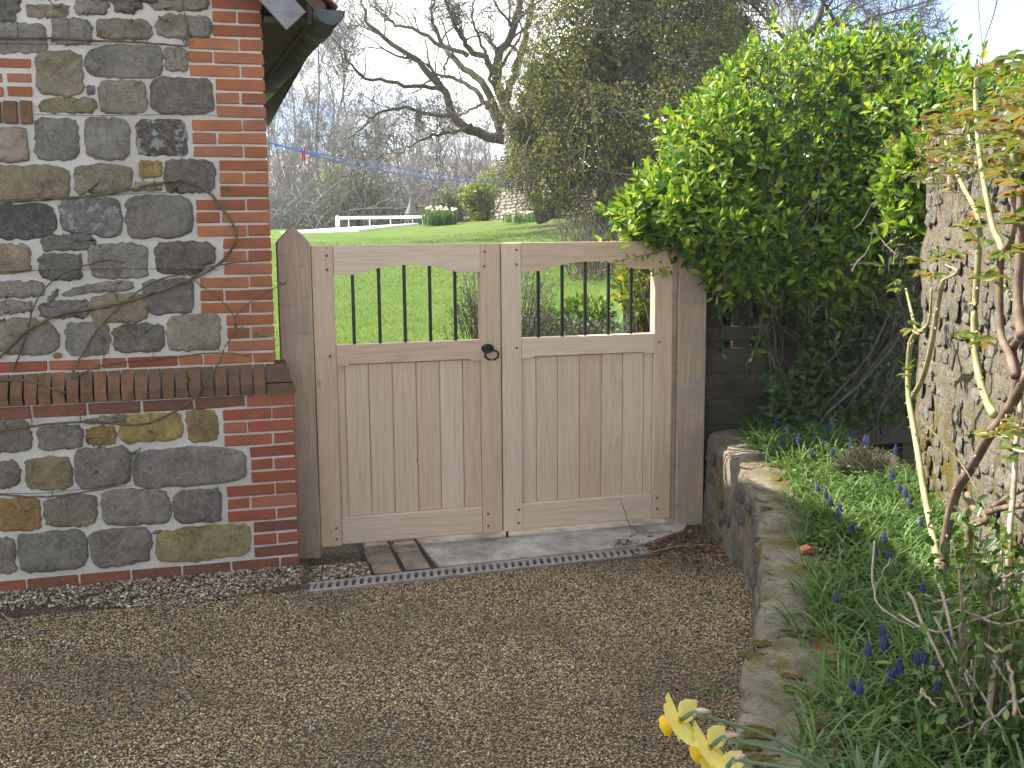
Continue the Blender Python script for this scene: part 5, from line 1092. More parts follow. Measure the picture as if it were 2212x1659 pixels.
MAT['shrub_leaf'] = m_leaf('shrub_leaf', [(0, (.035, .08, .016)), (.5, (.06, .125, .022)), (.85, (.10, .17, .03)), (1, (.20, .22, .05))], .35, .4, .4); MAT['shrub_leaf_obj'] = m_leafobj('shrub_leaf_large', [(0, (.035, .08, .016)), (.5, (.06, .125, .022)), (.85, (.10, .17, .03)), (1, (.20, .22, .05))], .35, .4, .4)
sl_me = make_mesh('leaf', LEAF8, LEAF8_F, MAT['shrub_leaf_obj'], True)
n = 130; Xp = crng.uniform(1450, 2230, n); Yp = np.where(Xp < 1750, crng.uniform(1150, 1650, n), crng.uniform(30, 1650, n)); keep = crng.random(n) < np.clip((Xp - 1300) / 600, .3, 1)
Pt = np.array([sp(x, y, crng.uniform(2.75, 3.15)) for x, y in zip(Xp[keep], Yp[keep])]); Pt[:, 2] = np.maximum(Pt[:, 2], bed_z(Pt[:, 0], Pt[:, 1]) + .03)
a_ = sprigs(Pt, nrm(rdir(len(Pt), crng) * .7 + np.array([-.2, -.2, .8])), 4, .042, .022, crng)
for i in range(min(300, len(a_[0]))): place('leaf', sl_me, sh, leaf_matrix(*[a_[k_][i] for k_ in range(5)]))
mb = MB(); n = 1300; q = crng.integers(0, len(Pt), n); Pq = Pt[q] + crng.normal(size=(n, 3)) * np.array([.06, .08, .05]); Pq[:, 2] = np.maximum(Pq[:, 2], bed_z(Pq[:, 0], Pq[:, 1]) + .015)
leaves(mb, Pq, rdir(n, crng), rdir(n, crng) * .5 + np.array([0, 0, 1.0]), crng.uniform(.02, .04, n), crng.uniform(.012, .022, n)); kind(mb.build('undergrowth', MAT['shrub_leaf'], sh, True), 'stuff')
mb = MB(); up_ = np.stack([Pt, Pt + rdir(len(Pt), crng) * .03 - np.array([0, 0, .06]), np.stack([Pt[:, 0] + .02, Pt[:, 1] + .02, bed_z(Pt[:, 0], Pt[:, 1])], -1)], 1); mb.tubes(up_, np.tile([.0012, .0016, .002], (len(Pt), 1))); mb.build('shoots', MAT['cane_brown'], sh)

# ================================================================== GARDEN BEYOND THE GATE
def gl_z(p): return float(lawn_z(p[0], p[1]))
def bush(name, label, D, y, r, nleaf, mat, L, W, seed, cat='shrub', stem='twig', shape=LEAF4, faces=LEAF4_F, up=.5):
    rg = np.random.default_rng(seed); c = at_y(D, y); zb = gl_z(c); t = thing(name, label, cat, (c[0], c[1], zb)); r = np.array(r)
    els = [(c + rg.normal(size=3) * r * .35, r * rg.uniform(.5, .75)) for _ in range(6)]; Pq, Nq = shell(els, nleaf, rg, .55, .5); Pq[:, 2] = np.maximum(Pq[:, 2], zb + .02)
    mb = MB(); leaves(mb, Pq, nrm(Nq * .6 + np.array([0, 0, up]) + rdir(len(Pq), rg) * .7), rdir(len(Pq), rg) + np.array([0, 0, .6]), rg.uniform(.7, 1.3, len(Pq)) * L, rg.uniform(.7, 1.3, len(Pq)) * W, shape, faces); kind(mb.build('foliage', MAT[mat], t), 'stuff')
    mb = MB(); q = rg.choice(len(Pq), min(len(Pq), 160)); B = np.array([c[0], c[1], zb]) + rg.normal(size=(len(q), 3)) * np.array([.08, .08, 0]); mid = (B + Pq[q]) / 2 + rg.normal(size=(len(q), 3)) * .05
    mb.tubes(np.stack([B, mid, Pq[q]], 1), np.tile([.009, .005, .002], (len(q), 1)) * max(1, r[0]), 4); mb.build('stems', MAT[stem], t); return t
MAT['rosemary'] = m_leaf('grey_green_needle', [(0, (.05, .065, .045)), (.5, (.11, .135, .10)), (1, (.20, .22, .18))], .15, .5, .3)
MAT['forsythia'] = m_leaf('yellow_green_leaf', [(0, (.08, .13, .02)), (.5, (.14, .19, .03)), (.85, (.21, .24, .045)), (1, (.38, .30, .04))], .45, .4, .4)
MAT['olive_leaf'] = m_leaf('olive_leaf', [(0, (.045, .065, .02)), (.5, (.09, .115, .035)), (1, (.14, .15, .05))], .25)
bush('rosemary_bush', 'grey-green rosemary bush seen through the bars between the gate leaves', (1085, 690), 2.4, (.50, .4, .42), 9000, 'rosemary', .035, .007, 1, up=.7)
bush('flowering_shrub', 'bright yellow-green shrub seen through the bars next to the hedge post', (1385, 640), 2.6, (.30, .4, .40), 3200, 'forsythia', .055, .035, 2, shape=LEAF8, faces=LEAF8_F)
bush('garden_plant', 'grey-green mound of low leaves under the bars of the handleless gate leaf', (1180, 725), 2.6, (.45, .3, .16), 3200, 'rosemary', .04, .012, 3)
bush('garden_plant', 'leafy green clump behind the gate among dead brown stems', (1290, 705), 3.0, (.42, .3, .22), 2200, 'chick', .05, .03, 4, shape=LEAF8, faces=LEAF8_F)
for j, (D, y, lab) in enumerate((((1235, 640), 4.6, 'clump of upright spiky green leaves behind the rosemary bush'), ((1290, 640), 4.8, 'clump of upright spiky green leaves between rosemary and yellow shrub'), ((1350, 655), 4.4, 'clump of upright spiky green leaves beside the yellow-green shrub'))):
    c = at_y(D, y); z = gl_z(c); rg = np.random.default_rng(90 + j); t = thing('spiky_leaf_clump', lab, 'plant', (c[0], c[1], z)); n = 140; b = np.stack([c[0] + rg.normal(size=n) * .16, c[1] + rg.normal(size=n) * .12, np.full(n, z)], -1)
    mb = MB(); blades(mb, b, rg.uniform(.3, .5, n), rg.uniform(.01, .018, n), rg.uniform(.02, .3, n), rg, droop=.3); kind(mb.build('leaves', MAT['daff_leaf'], t), 'stuff')
c = at_y((1190, 670), 2.9); rg = np.random.default_rng(4); mb = MB()
for _ in range(26):
    b = np.array([c[0] + rg.normal() * .16, c[1] + rg.normal() * .12, gl_z(c)]); d = nrm(np.array([rg.normal() * .8, rg.normal() * .5, 1.0])); mb.tube(poly_smooth([b, b + d * .25 + rg.normal(size=3) * .05, b + d * .45 + rg.normal(size=3) * .12], 7), np.linspace(.009, .004, 7), 5, False)
MAT['red_stem'] = m_noise('red_brown_stem', (.13, .065, .04), (.26, .15, .10), 20); tag(mb.build('dead_stem_clump', MAT['red_stem']), 'clump of reddish-brown dead stems behind the gate bars', 'plant')

# ================================================================== FAR GARDEN: pool, rail fence, wall, shrubs
def gpt(D, t): p = at_t(D, t); p[2] = gl_z(p); return p
TP = 30.0
a, b = gpt((730, 497), TP + .8), gpt((917, 492), TP - .6); ab = nrm(b - a); L = np.linalg.norm((b - a)[:2]); za = a[2]; ang = math.atan2(b[1] - a[1], b[0] - a[0])
rl = thing('pool_roller', 'long low white pool cover roller frame standing on the lawn', 'pool roller', tuple(a)); MR = Matrix.Translation(Vector(a) + Vector((0, 0, .10))) @ Matrix.Rotation(ang, 4, 'Z')
def rbox(name, lo, hi, par, mat, Mx): V, F = cbox(lo, hi, .006); return place(name, make_mesh(name, np.array(V), MBF(F), mat), par, Mx)
rbox('end_post', (-.04, -.05, -.02), (.04, .05, .29), rl, MAT['pool_white'], MR); rbox('end_post', (L - .04, -.05, -.02), (L + .04, .05, .29), rl, MAT['pool_white'], MR); rbox('beam', (.07, -.04, .19), (L - .07, .04, .265), rl, MAT['pool_white'], MR)
for f in (.13, .38, .62, .87): rbox('leg', (L * f - .012, -.012, -.02), (L * f + .012, .012, .188), rl, MAT['pool_white'], MR)
mb = MB(); cs = [gpt((606, 503), 28.0), gpt((775, 503), 27.0), gpt((905, 494), 30), gpt((720, 496), 31)]; V = [(p[0], p[1], p[2] + .05) for p in cs] + [(p[0], p[1], p[2] - .2) for p in cs]; mb.addpoly(V, [(0, 1, 2, 3)] + [(i, 4 + i, 4 + (i + 1) % 4, (i + 1) % 4) for i in range(4)])
tag(mb.build('pool_cover', MAT['pool_white']), 'flat white swimming pool cover lying level with the lawn', 'pool cover')
# rustic rail fence
rf = thing('rustic_fence', 'rough brown rustic rail fence behind the white pool roller', 'fence', tuple(gpt((770, 478), 35))); frg = np.random.default_rng(17)
fp = [gpt((757, 480), 35.5), gpt((850, 478), 35), gpt((935, 476), 34.5), gpt((990, 474), 34)]
for i in range(3):
    for h in (.35, .62):
        A_, B_ = fp[i] + np.array([0, 0, h]), fp[i + 1] + np.array([0, 0, h + .04]); mb = MB(); mb.tube(poly_smooth([A_, (A_ + B_) / 2 + np.array([0, 0, frg.normal() * .05]), B_], 6), .045, 6); mb.build('rail', MAT['bark'], rf)
    for u in np.linspace(0, 1, 9)[:-1]: p = fp[i] * (1 - u) + fp[i + 1] * u; mb = MB(); mb.tube([p - np.array([0, 0, .1]), p + np.array([frg.normal() * .03, 0, .55 + frg.uniform(0, .2)])], [.04, .03], 5); mb.build('stake', MAT['bark'], rf)
# pale conical hanging seat / obelisk
c = gpt((889, 478), 33.5); ob = thing('garden_obelisk', 'pale conical garden obelisk with crossed lattice base behind the roller', 'obelisk', tuple(c)); MAT['canvas'] = m_noise('shade_dimmed_canvas', (.14, .14, .10), (.21, .21, .155), 8, .9, 0)  # canvas colour darkened to stand for the shade under the trees
mb = MB(); ns = 12; V = [c + np.array([.20 * math.cos(a), .20 * math.sin(a), .42]) for a in np.linspace(0, 2 * math.pi, ns, endpoint=False)] + [c + np.array([.07 * math.cos(a), .07 * math.sin(a), .75]) for a in np.linspace(0, 2 * math.pi, ns, endpoint=False)] + [c + np.array([0, 0, 1.2])]
mb.addpoly(V, [(i, (i + 1) % ns, ns + (i + 1) % ns, ns + i) for i in range(ns)] + [(ns + i, ns + (i + 1) % ns, 2 * ns) for i in range(ns)]); mb.build('cone', MAT['canvas'], ob)
for i in range(10):
    a1 = i / 10 * 2 * math.pi
    for s in (-1, 1): a2_ = a1 + s * .9; mb = MB(); mb.tube([c + np.array([.27 * math.cos(a1), .27 * math.sin(a1), 0]), c + np.array([.2 * math.cos(a2_), .2 * math.sin(a2_), .43])], .012, 4); mb.build('lattice_rod', MAT['canvas'], ob)
# far stone wall
fw = thing('far_stone_wall', 'pale rubble garden wall far beyond the lawn beside the yellow bush', 'wall', tuple(gpt((1105, 470), 31))); A_, B_ = gpt((1000, 474), 33), gpt((1330, 470), 27); A_[2] -= .3; B_[2] -= .3
fu = nrm(B_ - A_); fn = nrm(np.cross(fu, [0, 0, 1.0])); 
if np.dot(fn, CAM - A_) < 0: fn = -fn
Lw = np.linalg.norm(B_ - A_); mb = MB(); V = [A_, B_, B_ - fn * .4, A_ - fn * .4]; V = [np.array(v) for v in V] + [np.array(v) + np.array([0, 0, 1.25]) for v in V]; mb.addpoly(V, [(0, 1, 5, 4), (1, 2, 6, 5), (2, 3, 7, 6), (3, 0, 4, 7), (4, 5, 6, 7)]); mb.build('core', MAT['flint'], fw)
fst = [make_mesh('stone', *stone_arrays(rnd_outline(w, .09, frg), .03, frg, 12), MAT['stone'], True) for w in (.18, .24, .32)]
MF = Matrix.Identity(4)
for i in range(3): MF[i][0], MF[i][1], MF[i][2] = fu[i], (0, 0, 1)[i], fn[i]
for row in range(10):
    s = frg.uniform(0, .2)
    while s < Lw * .8 and row * 30 < 400:
        p = A_ + fu * s + np.array([0, 0, .32 + row * .095]); MF2 = MF.copy(); MF2.translation = Vector(p); o = place('stone', fst[frg.integers(0, 3)], fw, MF2); o.color = (*(np.array((.52, .48, .42)) * frg.uniform(.75, 1.15)), .4); s += frg.uniform(.24, .38)
def far_bush(name, label, D, t, r, n, mat, L, seed, dz=.0):
    p = at_t(D, t); rg = np.random.default_rng(seed); zb = gl_z(p); o = thing(name, label, 'shrub', (p[0], p[1], zb)); r = np.array(r); c = np.array([p[0], p[1], zb + r[2] * .8]); els = [(c + rg.normal(size=3) * r * .4, r * rg.uniform(.45, .7)) for _ in range(9)]
    Pq, Nq = shell(els, n, rg, .4, .6); Pq[:, 2] = np.maximum(Pq[:, 2], zb); mb = MB(); leaves(mb, Pq, rdir(len(Pq), rg) + Nq * .4, rdir(len(Pq), rg), rg.uniform(.6, 1.4, len(Pq)) * L, rg.uniform(.6, 1.4, len(Pq)) * L * .5, LEAF4, LEAF4_F); kind(mb.build('foliage', MAT[mat], o), 'stuff')
    mb = MB(); q = rg.choice(len(Pq), 120); B = np.tile([p[0], p[1], zb], (120, 1)) + rg.normal(size=(120, 3)) * np.array([.1, .1, 0]); mb.tubes(np.stack([B, (B + Pq[q]) / 2 + rg.normal(size=(120, 3)) * .1, Pq[q]], 1), np.tile([.03, .02, .006], (120, 1)), 3); mb.build('stems', MAT['twig'], o)
far_bush('yellow_bush', 'bright yellow-green rounded bush in front of the far stone wall', (1033, 470), 29.5, (.55, .5, .62), 2600, 'forsythia', .12, 31)
far_bush('wall_bush', 'olive-green bush growing along the far stone wall top', (1085, 440), 35, (1.0, .5, .9), 3000, 'olive_leaf', .12, 32); far_bush('wall_bush', 'dull brownish bush at the foot of the far wall beside the ivy-clad tree', (1175, 466), 26, (.5, .4, .40), 1100, 'olive_leaf', .1, 33)
far_bush('budding_bush', 'half-bare bush with fresh pale green buds behind the pool roller', (770, 478), 38, (1.4, 1.0, 1.3), 2600, 'olive_leaf', .11, 34); far_bush('budding_bush', 'small light green leafy bush at the wood edge behind the rustic fence', (728, 478), 39, (.8, .8, 1.5), 900, 'forsythia', .12, 36); far_bush('wall_bush', 'dark green low bush left of the yellow bush by the far wall', (985, 470), 31, (.6, .5, .5), 1500, 'olive_leaf', .1, 35)
def daff_clump(label, D, t, n, w, h, seed, leafn=160):
    p = gpt(D, t); rg = np.random.default_rng(seed); o = thing('narcissus_clump', label, 'flowers', tuple(p)); b = p + np.stack([rg.uniform(-w, w, leafn), rg.uniform(-.25, .25, leafn), np.zeros(leafn)], -1); mb = MB(); blades(mb, b, rg.uniform(.8, 1.1, leafn) * h, np.full(leafn, .03), rg.uniform(0, .35, leafn), rg, droop=.3); kind(mb.build('leaves', MAT['muscari_leaf'], o), 'stuff')
    mb = MB(); q = p + np.stack([rg.uniform(-w, w, n), rg.uniform(-.25, .1, n), h * rg.uniform(.85, 1.15, n)], -1)
    for c_ in q: mb.add(c_ + OCT * np.array([.05, .05, .04]), OCTF)
    mb.build('blooms', MAT['cream'], o)
MAT['cream'] = m_noise('cream_petal', (.70, .66, .42), (.78, .76, .62), 9, .6, 0)
daff_clump('clump of cream narcissus beside the white pool roller', (948, 487), 28, 26, .42, .42, 41, 260); daff_clump('small clump of white narcissus on the bank below the far wall', (1128, 466), 25.5, 12, .45, .25, 42, 90)

# ================================================================== WASHING LINE
for j, (lab, pts) in enumerate((('blue washing line carrying the red peg', [((540, 296), 6.0), ((655, 326), 8), ((800, 352), 11), ((950, 376), 15), ((1060, 388), 18), ((1250, 392), 20.5)]), ('blue washing line hanging just below the pegged one', [((540, 297), 6.02), ((655, 328.5), 8), ((760, 356), 10), ((870, 377), 12.5), ((1000, 391), 16.5), ((1250, 399), 20.5)]))):
    P = poly_smooth([at_t(D, t) for D, t in pts], 40); mb = MB(); mb.tube(P, np.linspace(.0040, .0055, 40), 6); tag(mb.build('washing_line', MAT['blue_rope']), lab, 'rope')
c = at_t((655, 331), 7.98); pg = thing('clothes_peg', 'small red plastic clothes peg clipped on the blue washing line', 'peg', tuple(c - np.array([0, 0, .04])))
for s in (-1, 1): mb = MB(); mb.addpoly(*prism([(c[0] + s * .002, c[2] - .05), (c[0] + s * .015, c[2] - .05), (c[0] + s * .013, c[2] + .005), (c[0] + s * .019, c[2] + .04), (c[0] + s * .007, c[2] + .04), (c[0] + s * .001, c[2] + .0)], c[1] - .007, c[1] + .007)); mb.build('jaw', MAT['red_plastic'], pg)

# ================================================================== TREES
trg = np.random.default_rng(77)
def Z4(x, y): return (542.2 + x * .3064, y * .3064)
big = thing('bare_oak_tree', 'large leafless tree with long mossy limbs arching left over the lawn', 'tree', tuple(gpt((1115, 478), 24)))
limbs = [(.17, .035, 0, [(1780, 1000), (1700, 960), (1600, 940), (1500, 880), (1430, 810), (1400, 720), (1370, 650), (1300, 580), (1230, 490), (1200, 440), (1050, 340), (950, 280), (860, 200), (810, 150), (780, 60), (770, -20)]),
         (.075, .02, -1.5, [(1370, 650), (1280, 620), (1100, 600), (930, 575), (800, 540), (740, 500), (690, 430), (640, 340), (550, 250)]), (.12, .03, 1.5, [(1760, 930), (1700, 790), (1650, 720), (1560, 620), (1450, 560), (1290, 520), (1200, 470)]),
         (.13, .03, 2, [(1760, 850), (1640, 600), (1520, 490), (1400, 380), (1340, 300), (1290, 200), (1270, 80), (1300, -20)]), (.12, .03, -1, [(1780, 680), (1680, 450), (1550, 350), (1470, 240), (1430, 130), (1380, 40), (1350, -60)]),
         (.22, .08, 0, [(2060, 1560), (1960, 1200), (1850, 900), (1740, 600), (1750, 400), (1830, 250), (1880, 100), (1900, -80)]), (.13, .07, 1, [(1800, 700), (1900, 380), (1950, 200), (1980, 0), (1990, -100)]), (.07, .015, -2, [(1420, 810), (1300, 810), (1100, 760), (950, 780), (850, 830), (780, 900), (690, 970)]),
         (.05, .012, 1, [(1200, 440), (1080, 410), (900, 340), (740, 345)]), (.08, .015, 1.5, [(1530, 380), (1350, 330), (1150, 210), (1000, 160), (880, 60), (800, -40)]), (.06, .015, -2, [(1550, 880), (1450, 930), (1300, 950), (1150, 1010), (1050, 1090)]), (.06, .015, 0, [(1740, 600), (1600, 250), (1560, 100), (1600, -60)]), (.05, .01, -1.5, [(1650, 720), (1500, 800), (1350, 790)])]
LP, LR = [], []
mb = MB()
for (r0, r1, dt, pts) in limbs:
    m_ = len(pts); P = poly_smooth([at_t(Z4(*p), 24 + dt * (i / (m_ - 1))) for i, p in enumerate(pts)], 24); P += trg.normal(size=P.shape) * .02; R = np.linspace(r0, r1, 24); R = R * .72; mb = MB(); mb.tube(P, R, 7); mb.build('limb', MAT['bark_moss'], big, True); LP.append(P); LR.append(R)
LP = np.array(LP); LR = np.array(LR)
B1 = spawn(LP, LR, 120, trg, .25, 1, (30, 70), .26, 8, .24, .03, .45); B2 = spawn(*B1, 620, trg, .2, 1, (25, 65), .5, 6, .27, .0, .5, lmin=.4); B3 = spawn(*B2, 2400, trg, .15, 1, (25, 65), .55, 5, .27, .0, .55, lmin=.3); B4 = spawn(*B3, 4200, trg, .1, 1, (25, 60), .6, 4, .25, 0, .6, lmin=.2)
mb = MB()
for (P, R), s in ((B1, 5), (B2, 4), (B3, 3), (B4, 3)): mb.tubes(P, np.maximum(R, .0038), s)
mb.build('twigs', MAT['bark'], big)

tr2 = thing('bare_ash_tree', 'leafless tree crown against blue sky above the hedge', 'tree', tuple(gpt((1740, 480), 20))); Z5 = lambda x, y: (1534.4 + x * .3064, y * .3064)
limbs = [(.11, .03, 0, [(600, 1500), (640, 700), (660, 290), (740, 180), (790, 50), (810, -80)]), (.05, .012, 1, [(690, 260), (880, 170), (1020, 190), (1150, 120), (1300, 80), (1500, 20), (1600, -10)]), (.045, .012, -1, [(900, 180), (800, 20), (720, -60)]), (.04, .01, .5, [(1000, 190), (1200, 200), (1350, 170), (1480, 190)]), (.05, .012, 0, [(650, 400), (500, 250), (380, 120), (250, 0)]), (.04, .01, 1, [(660, 300), (560, 60), (500, -60)]), (.04, .01, 1, [(880, 180), (960, 60), (1050, -40)]), (.04, .01, -1, [(640, 600), (900, 330), (1100, 230), (1300, 210)])]
LP, LR = [], []; mb = MB()
for (r0, r1, dt, pts) in limbs:
    m_ = len(pts); P = poly_smooth([at_t(Z5(*p), 20 + dt * (i / (m_ - 1))) for i, p in enumerate(pts)], 20); R = np.linspace(r0, r1, 20); mb = MB(); mb.tube(P, R, 6); mb.build('limb', MAT['bark'], tr2, True); LP.append(P); LR.append(R)
LP = np.array(LP); LR = np.array(LR)
B1 = spawn(LP, LR, 90, trg, .3, 1, (25, 60), .3, 6, .2, .03, .5, lmin=.5); B2 = spawn(*B1, 600, trg, .15, 1, (25, 60), .6, 5, .22, .02, .6, lmin=.3); B3 = spawn(*B2, 2600, trg, .1, 1, (25, 60), .6, 4, .2, .0, .6, lmin=.2); mb = MB()
for (P, R), s in ((B1, 4), (B2, 3), (B3, 3)): mb.tubes(P, np.maximum(R, .004), s)
mb.build('twigs', MAT['bark'], tr2)

# ivy-clad tree
MAT['ivy'] = m_leaf('ivy_leaf', [(0, (.04, .068, .018)), (.4, (.095, .135, .03)), (.7, (.19, .20, .046)), (1, (.34, .25, .06))], .3, .7, .1, (1.1, 1, .6))
it = thing('ivy_clad_tree', 'broad dark tree smothered in brown-green ivy and climbers', 'tree', tuple(gpt((1330, 485), 19))); irg = np.random.default_rng(9)
IE = [(at_t(D, t), np.array(r)) for D, t, r in (((1330, 330), 19, (1.7, 1.5, 1.4)), ((1150, 300), 19.5, (.55, .8, .8)), ((1330, 180), 19.5, (1.3, 1.2, 1.2)), ((1200, 330), 19, (.85, 1, 1.1)), ((1180, 200), 19, (.7, .9, 1.0)), ((1420, 100), 19, (1.5, 1.5, 1.6)), ((1500, 260), 18.5, (1.2, 1.2, 1.5)), ((1290, -60), 19, (1.2, 1.5, 1.5)), ((1270, 140), 19, (1.1, 1.2, 1.3)), ((1480, -100), 19, (1.5, 1.4, 1.5)), ((1400, 430), 18.5, (1.1, 1.0, .7)), ((1560, 110), 20, (1.0, 1.0, 1.4)))]
P, N = shell(IE, 125000, irg, .62, .42); P = P + N * np.array([mn.noise(Vector(p * .9)) * .55 + mn.noise(Vector(p * 2.3)) * .3 for p in P])[:, None]; keep = np.ones(len(P), bool)
nz = np.array([mn.noise(Vector(p * 1.1)) + .6 * mn.noise(Vector(p * 3.1)) for p in P]); keep = nz > -.24; P, N = P[keep], N[keep]
mb = MB(); leaves(mb, P, nrm(rdir(len(P), irg) + np.array([0, 0, -.4])), nrm(N + rdir(len(P), irg) * .8), irg.uniform(.04, .085, len(P)), irg.uniform(.03, .055, len(P)), LEAF4, LEAF4_F); kind(mb.build('foliage', MAT['ivy'], it), 'stuff')
n = 20000; e = irg.integers(0, len(IE), n); C = np.array([x[0] for x in IE])[e]; R = np.array([x[1] for x in IE])[e]; Pi = C + rdir(n, irg) * R * irg.uniform(.2, .62, n)[:, None]
mb = MB(); leaves(mb, Pi, rdir(n, irg), rdir(n, irg), irg.uniform(.10, .20, n), irg.uniform(.07, .14, n), LEAF4, LEAF4_F); kind(mb.build('inner_foliage', MAT['ivy'], it), 'stuff')
mb = MB(); g_ = gpt((1330, 485), 19); mb.tube(poly_smooth([g_ - np.array([0, 0, .3]), at_t((1340, 300), 19), at_t((1380, 100), 19), at_t((1400, -120), 19)], 14), np.linspace(.4, .2, 14), 9); mb.build('trunk', MAT['bark'], it, True)
mb = MB(); q = irg.choice(len(P), 4500); d = nrm(N[q] * .7 + rdir(len(q), irg) * .8 + np.array([0, 0, .0])); st = [P[q] - d * .3]
for k_ in range(4): d = nrm(d + rdir(len(q), irg) * .35 + np.array([0, 0, -.08])); st.append(st[-1] + d * irg.uniform(.12, .22, len(q))[:, None])
mb.tubes(np.stack(st, 1), np.linspace(.008, .003, 5)[None] * np.ones((len(q), 1))); mb.build('climber_twigs', MAT['bark'], it)
Z6 = lambda x, y: (1016.5 + x * .3064, y * .3064)
for pts in ([(840, 560), (850, 700), (880, 900), (905, 1060)], [(820, 960), (800, 1120), (790, 1250)], [(850, 580), (720, 760), (640, 900)], [(900, 1190), (1000, 1220), (1190, 1235)], [(260, 560), (300, 640), (420, 700)], [(780, 200), (900, 210), (1080, 200)], [(1300, 740), (1400, 730), (1490, 710)], [(1040, 600), (1040, 720), (1200, 830)]): mb = MB(); mb.tube(poly_smooth([at_t(Z6(*p), 17.3) for p in pts], 12), .006, 5); mb.build('hanging_stem', MAT['twig'], it)
n = 260; x = irg.uniform(1230, 1460, n); mb = MB(); B = np.array([gpt((xx, 490), irg.uniform(16, 18)) for xx in x]); d = nrm(np.stack([irg.normal(size=n) * .5, irg.normal(size=n) * .3, np.ones(n)], -1)); st = [B]
for k_ in range(5): d = nrm(d + rdir(n, irg) * .45); st.append(st[-1] + d * .2)
mb.tubes(np.stack(st, 1), np.linspace(.009, .004, 6)[None] * np.ones((n, 1))); tag(mb.build('bramble_thicket', MAT['twig']), 'tangle of bare brown bramble stems under the ivy-clad tree', 'brambles')

# far woodland: slender leafless trees, five shapes
def bare_tree(seed, h, spread, nb, slim=1.0):
    rg = np.random.default_rng(seed); tr = poly_smooth([(0, 0, -.3), (rg.normal() * .2, rg.normal() * .2, h * .35), (rg.normal() * .4, rg.normal() * .4, h * .7), (rg.normal() * .5, rg.normal() * .5, h)], 20); R = np.linspace(.012 * h * slim, .002 * h, 20)
    T0, R0 = tr[None], R[None]; lean = spread
    b1 = spawn(T0, R0, nb, rg, .18, 1, (20, 50), lean, 8, .12, .10, .5, lvar=.3); b2 = spawn(*b1, nb * 7, rg, .15, 1, (20, 50), .45, 6, .18, .06, .6); b3 = spawn(*b2, nb * 36, rg, .1, 1, (20, 55), .5, 4, .2, .04, .65, lmin=.5)
    mt = MB(); mt.tubes(T0, R0, 7); mc = MB()
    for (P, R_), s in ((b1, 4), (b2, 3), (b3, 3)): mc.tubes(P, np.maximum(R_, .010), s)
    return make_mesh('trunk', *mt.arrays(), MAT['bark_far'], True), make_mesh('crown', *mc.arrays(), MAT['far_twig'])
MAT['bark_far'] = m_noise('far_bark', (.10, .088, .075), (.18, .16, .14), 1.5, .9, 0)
KINDS = [bare_tree(101, 12, .30, 34), bare_tree(102, 15, .22, 36, .8), bare_tree(103, 9, .42, 34), bare_tree(104, 11, .36, 40), bare_tree(105, 8, .22, 22, .6)]; KH = [12, 15, 9, 11, 8]
WOOD = [(560, 52, 150, 0), (600, 56, 170, 0), (640, 60, 190, 3), (585, 44, 250, 3), (700, 52, 70, 1), (738, 50, 50, 1), (765, 53, 110, 1), (716, 47, 140, 1), (672, 50, 190, 1), (815, 50, 250, 3), (860, 54, 240, 0), (905, 48, 275, 2), (950, 52, 265, 3), (1000, 47, 275, 2), (1050, 50, 285, 3), (1100, 48, 270, 0), (641, 42, 330, 4), (657, 43, 310, 4), (679, 41, 300, 4), (830, 42, 300, 2), (900, 40, 330, 2), (780, 43, 290, 2), (1010, 40, 320, 2), (520, 50, 150, 3), (1600, 40, 20, 0), (1700, 38, 60, 3), (1540, 44, -20, 0), (1850, 42, 130, 2), (620, 40, 320, 2), (740, 41, 310, 2)]
WL = {0: 'tall spreading grey leafless tree in the far wood', 1: 'very tall slender grey leafless tree in the far wood', 2: 'low rounded grey-brown leafless tree at the wood edge', 3: 'medium bushy grey leafless tree in the far wood', 4: 'thin dark leafless sapling standing at the edge of the lawn'}
for j, (dx, t, topy, kk) in enumerate(WOOD):
    b = gpt((dx, 485), t); zt = at_t((dx, topy), t)[2]; s = (zt - b[2]) / KH[kk] / .95; w = thing('woodland_tree', WL[kk], 'tree', tuple(b), ['tall spreading trees of the far wood', 'slender trees of the far wood', 'rounded trees at the wood edge', 'bushy trees of the far wood', 'saplings at the lawn edge'][kk])
    Mx = Matrix.Translation(Vector(b)) @ Matrix.Rotation(trg.uniform(0, 6.28), 4, 'Z') @ Matrix.Diagonal((s, s, s, 1)); place('trunk', KINDS[kk][0], w, Mx); place('crown', KINDS[kk][1], w, Mx)
# undergrowth of the wood, nobody could count it
n = 2600; x = trg.uniform(480, 1130, n); t = trg.uniform(36.5, 50, n); B = np.array([gpt((a_, 485), b_) for a_, b_ in zip(x, t)]); d = nrm(np.stack([trg.normal(size=n) * .5, trg.normal(size=n) * .4, np.ones(n)], -1)); st = [B]; Ls = trg.uniform(.12, .55, n)
for k_ in range(6): d = nrm(d + rdir(n, trg) * .28 + np.array([0, 0, -.05])); st.append(st[-1] + d * Ls[:, None])
P0 = np.stack(st, 1); R0 = np.linspace(.018, .006, 7)[None] * np.ones((n, 1)); b2 = spawn(P0, R0, 6000, trg, .2, 1, (25, 60), .5, 4, .25, 0, .6, lmin=.3)
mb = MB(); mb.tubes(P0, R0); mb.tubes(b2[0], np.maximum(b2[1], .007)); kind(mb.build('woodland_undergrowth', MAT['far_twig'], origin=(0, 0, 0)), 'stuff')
# wooded bank behind
MAT['bank'] = m_noise('haze_paled_bank', (.26, .235, .21), (.38, .345, .31), .8, .95, .5, .1)  # bank colour paled, distance haze put into the material
mb = MB(); V, F = grid_mesh(np.linspace(-80, 60, 50), np.linspace(58, 130, 20), lambda X, Y: 1.2 + 7.5 * (1 - np.exp(-np.clip(Y - 58, 0, None) / 22)) + .6 * np.sin(X * .13) * np.clip((Y - 58) / 20, 0, 1)); mb.add(V, F); kind(mb.build('wooded_bank', MAT['bank'], smooth=True), 'structure')

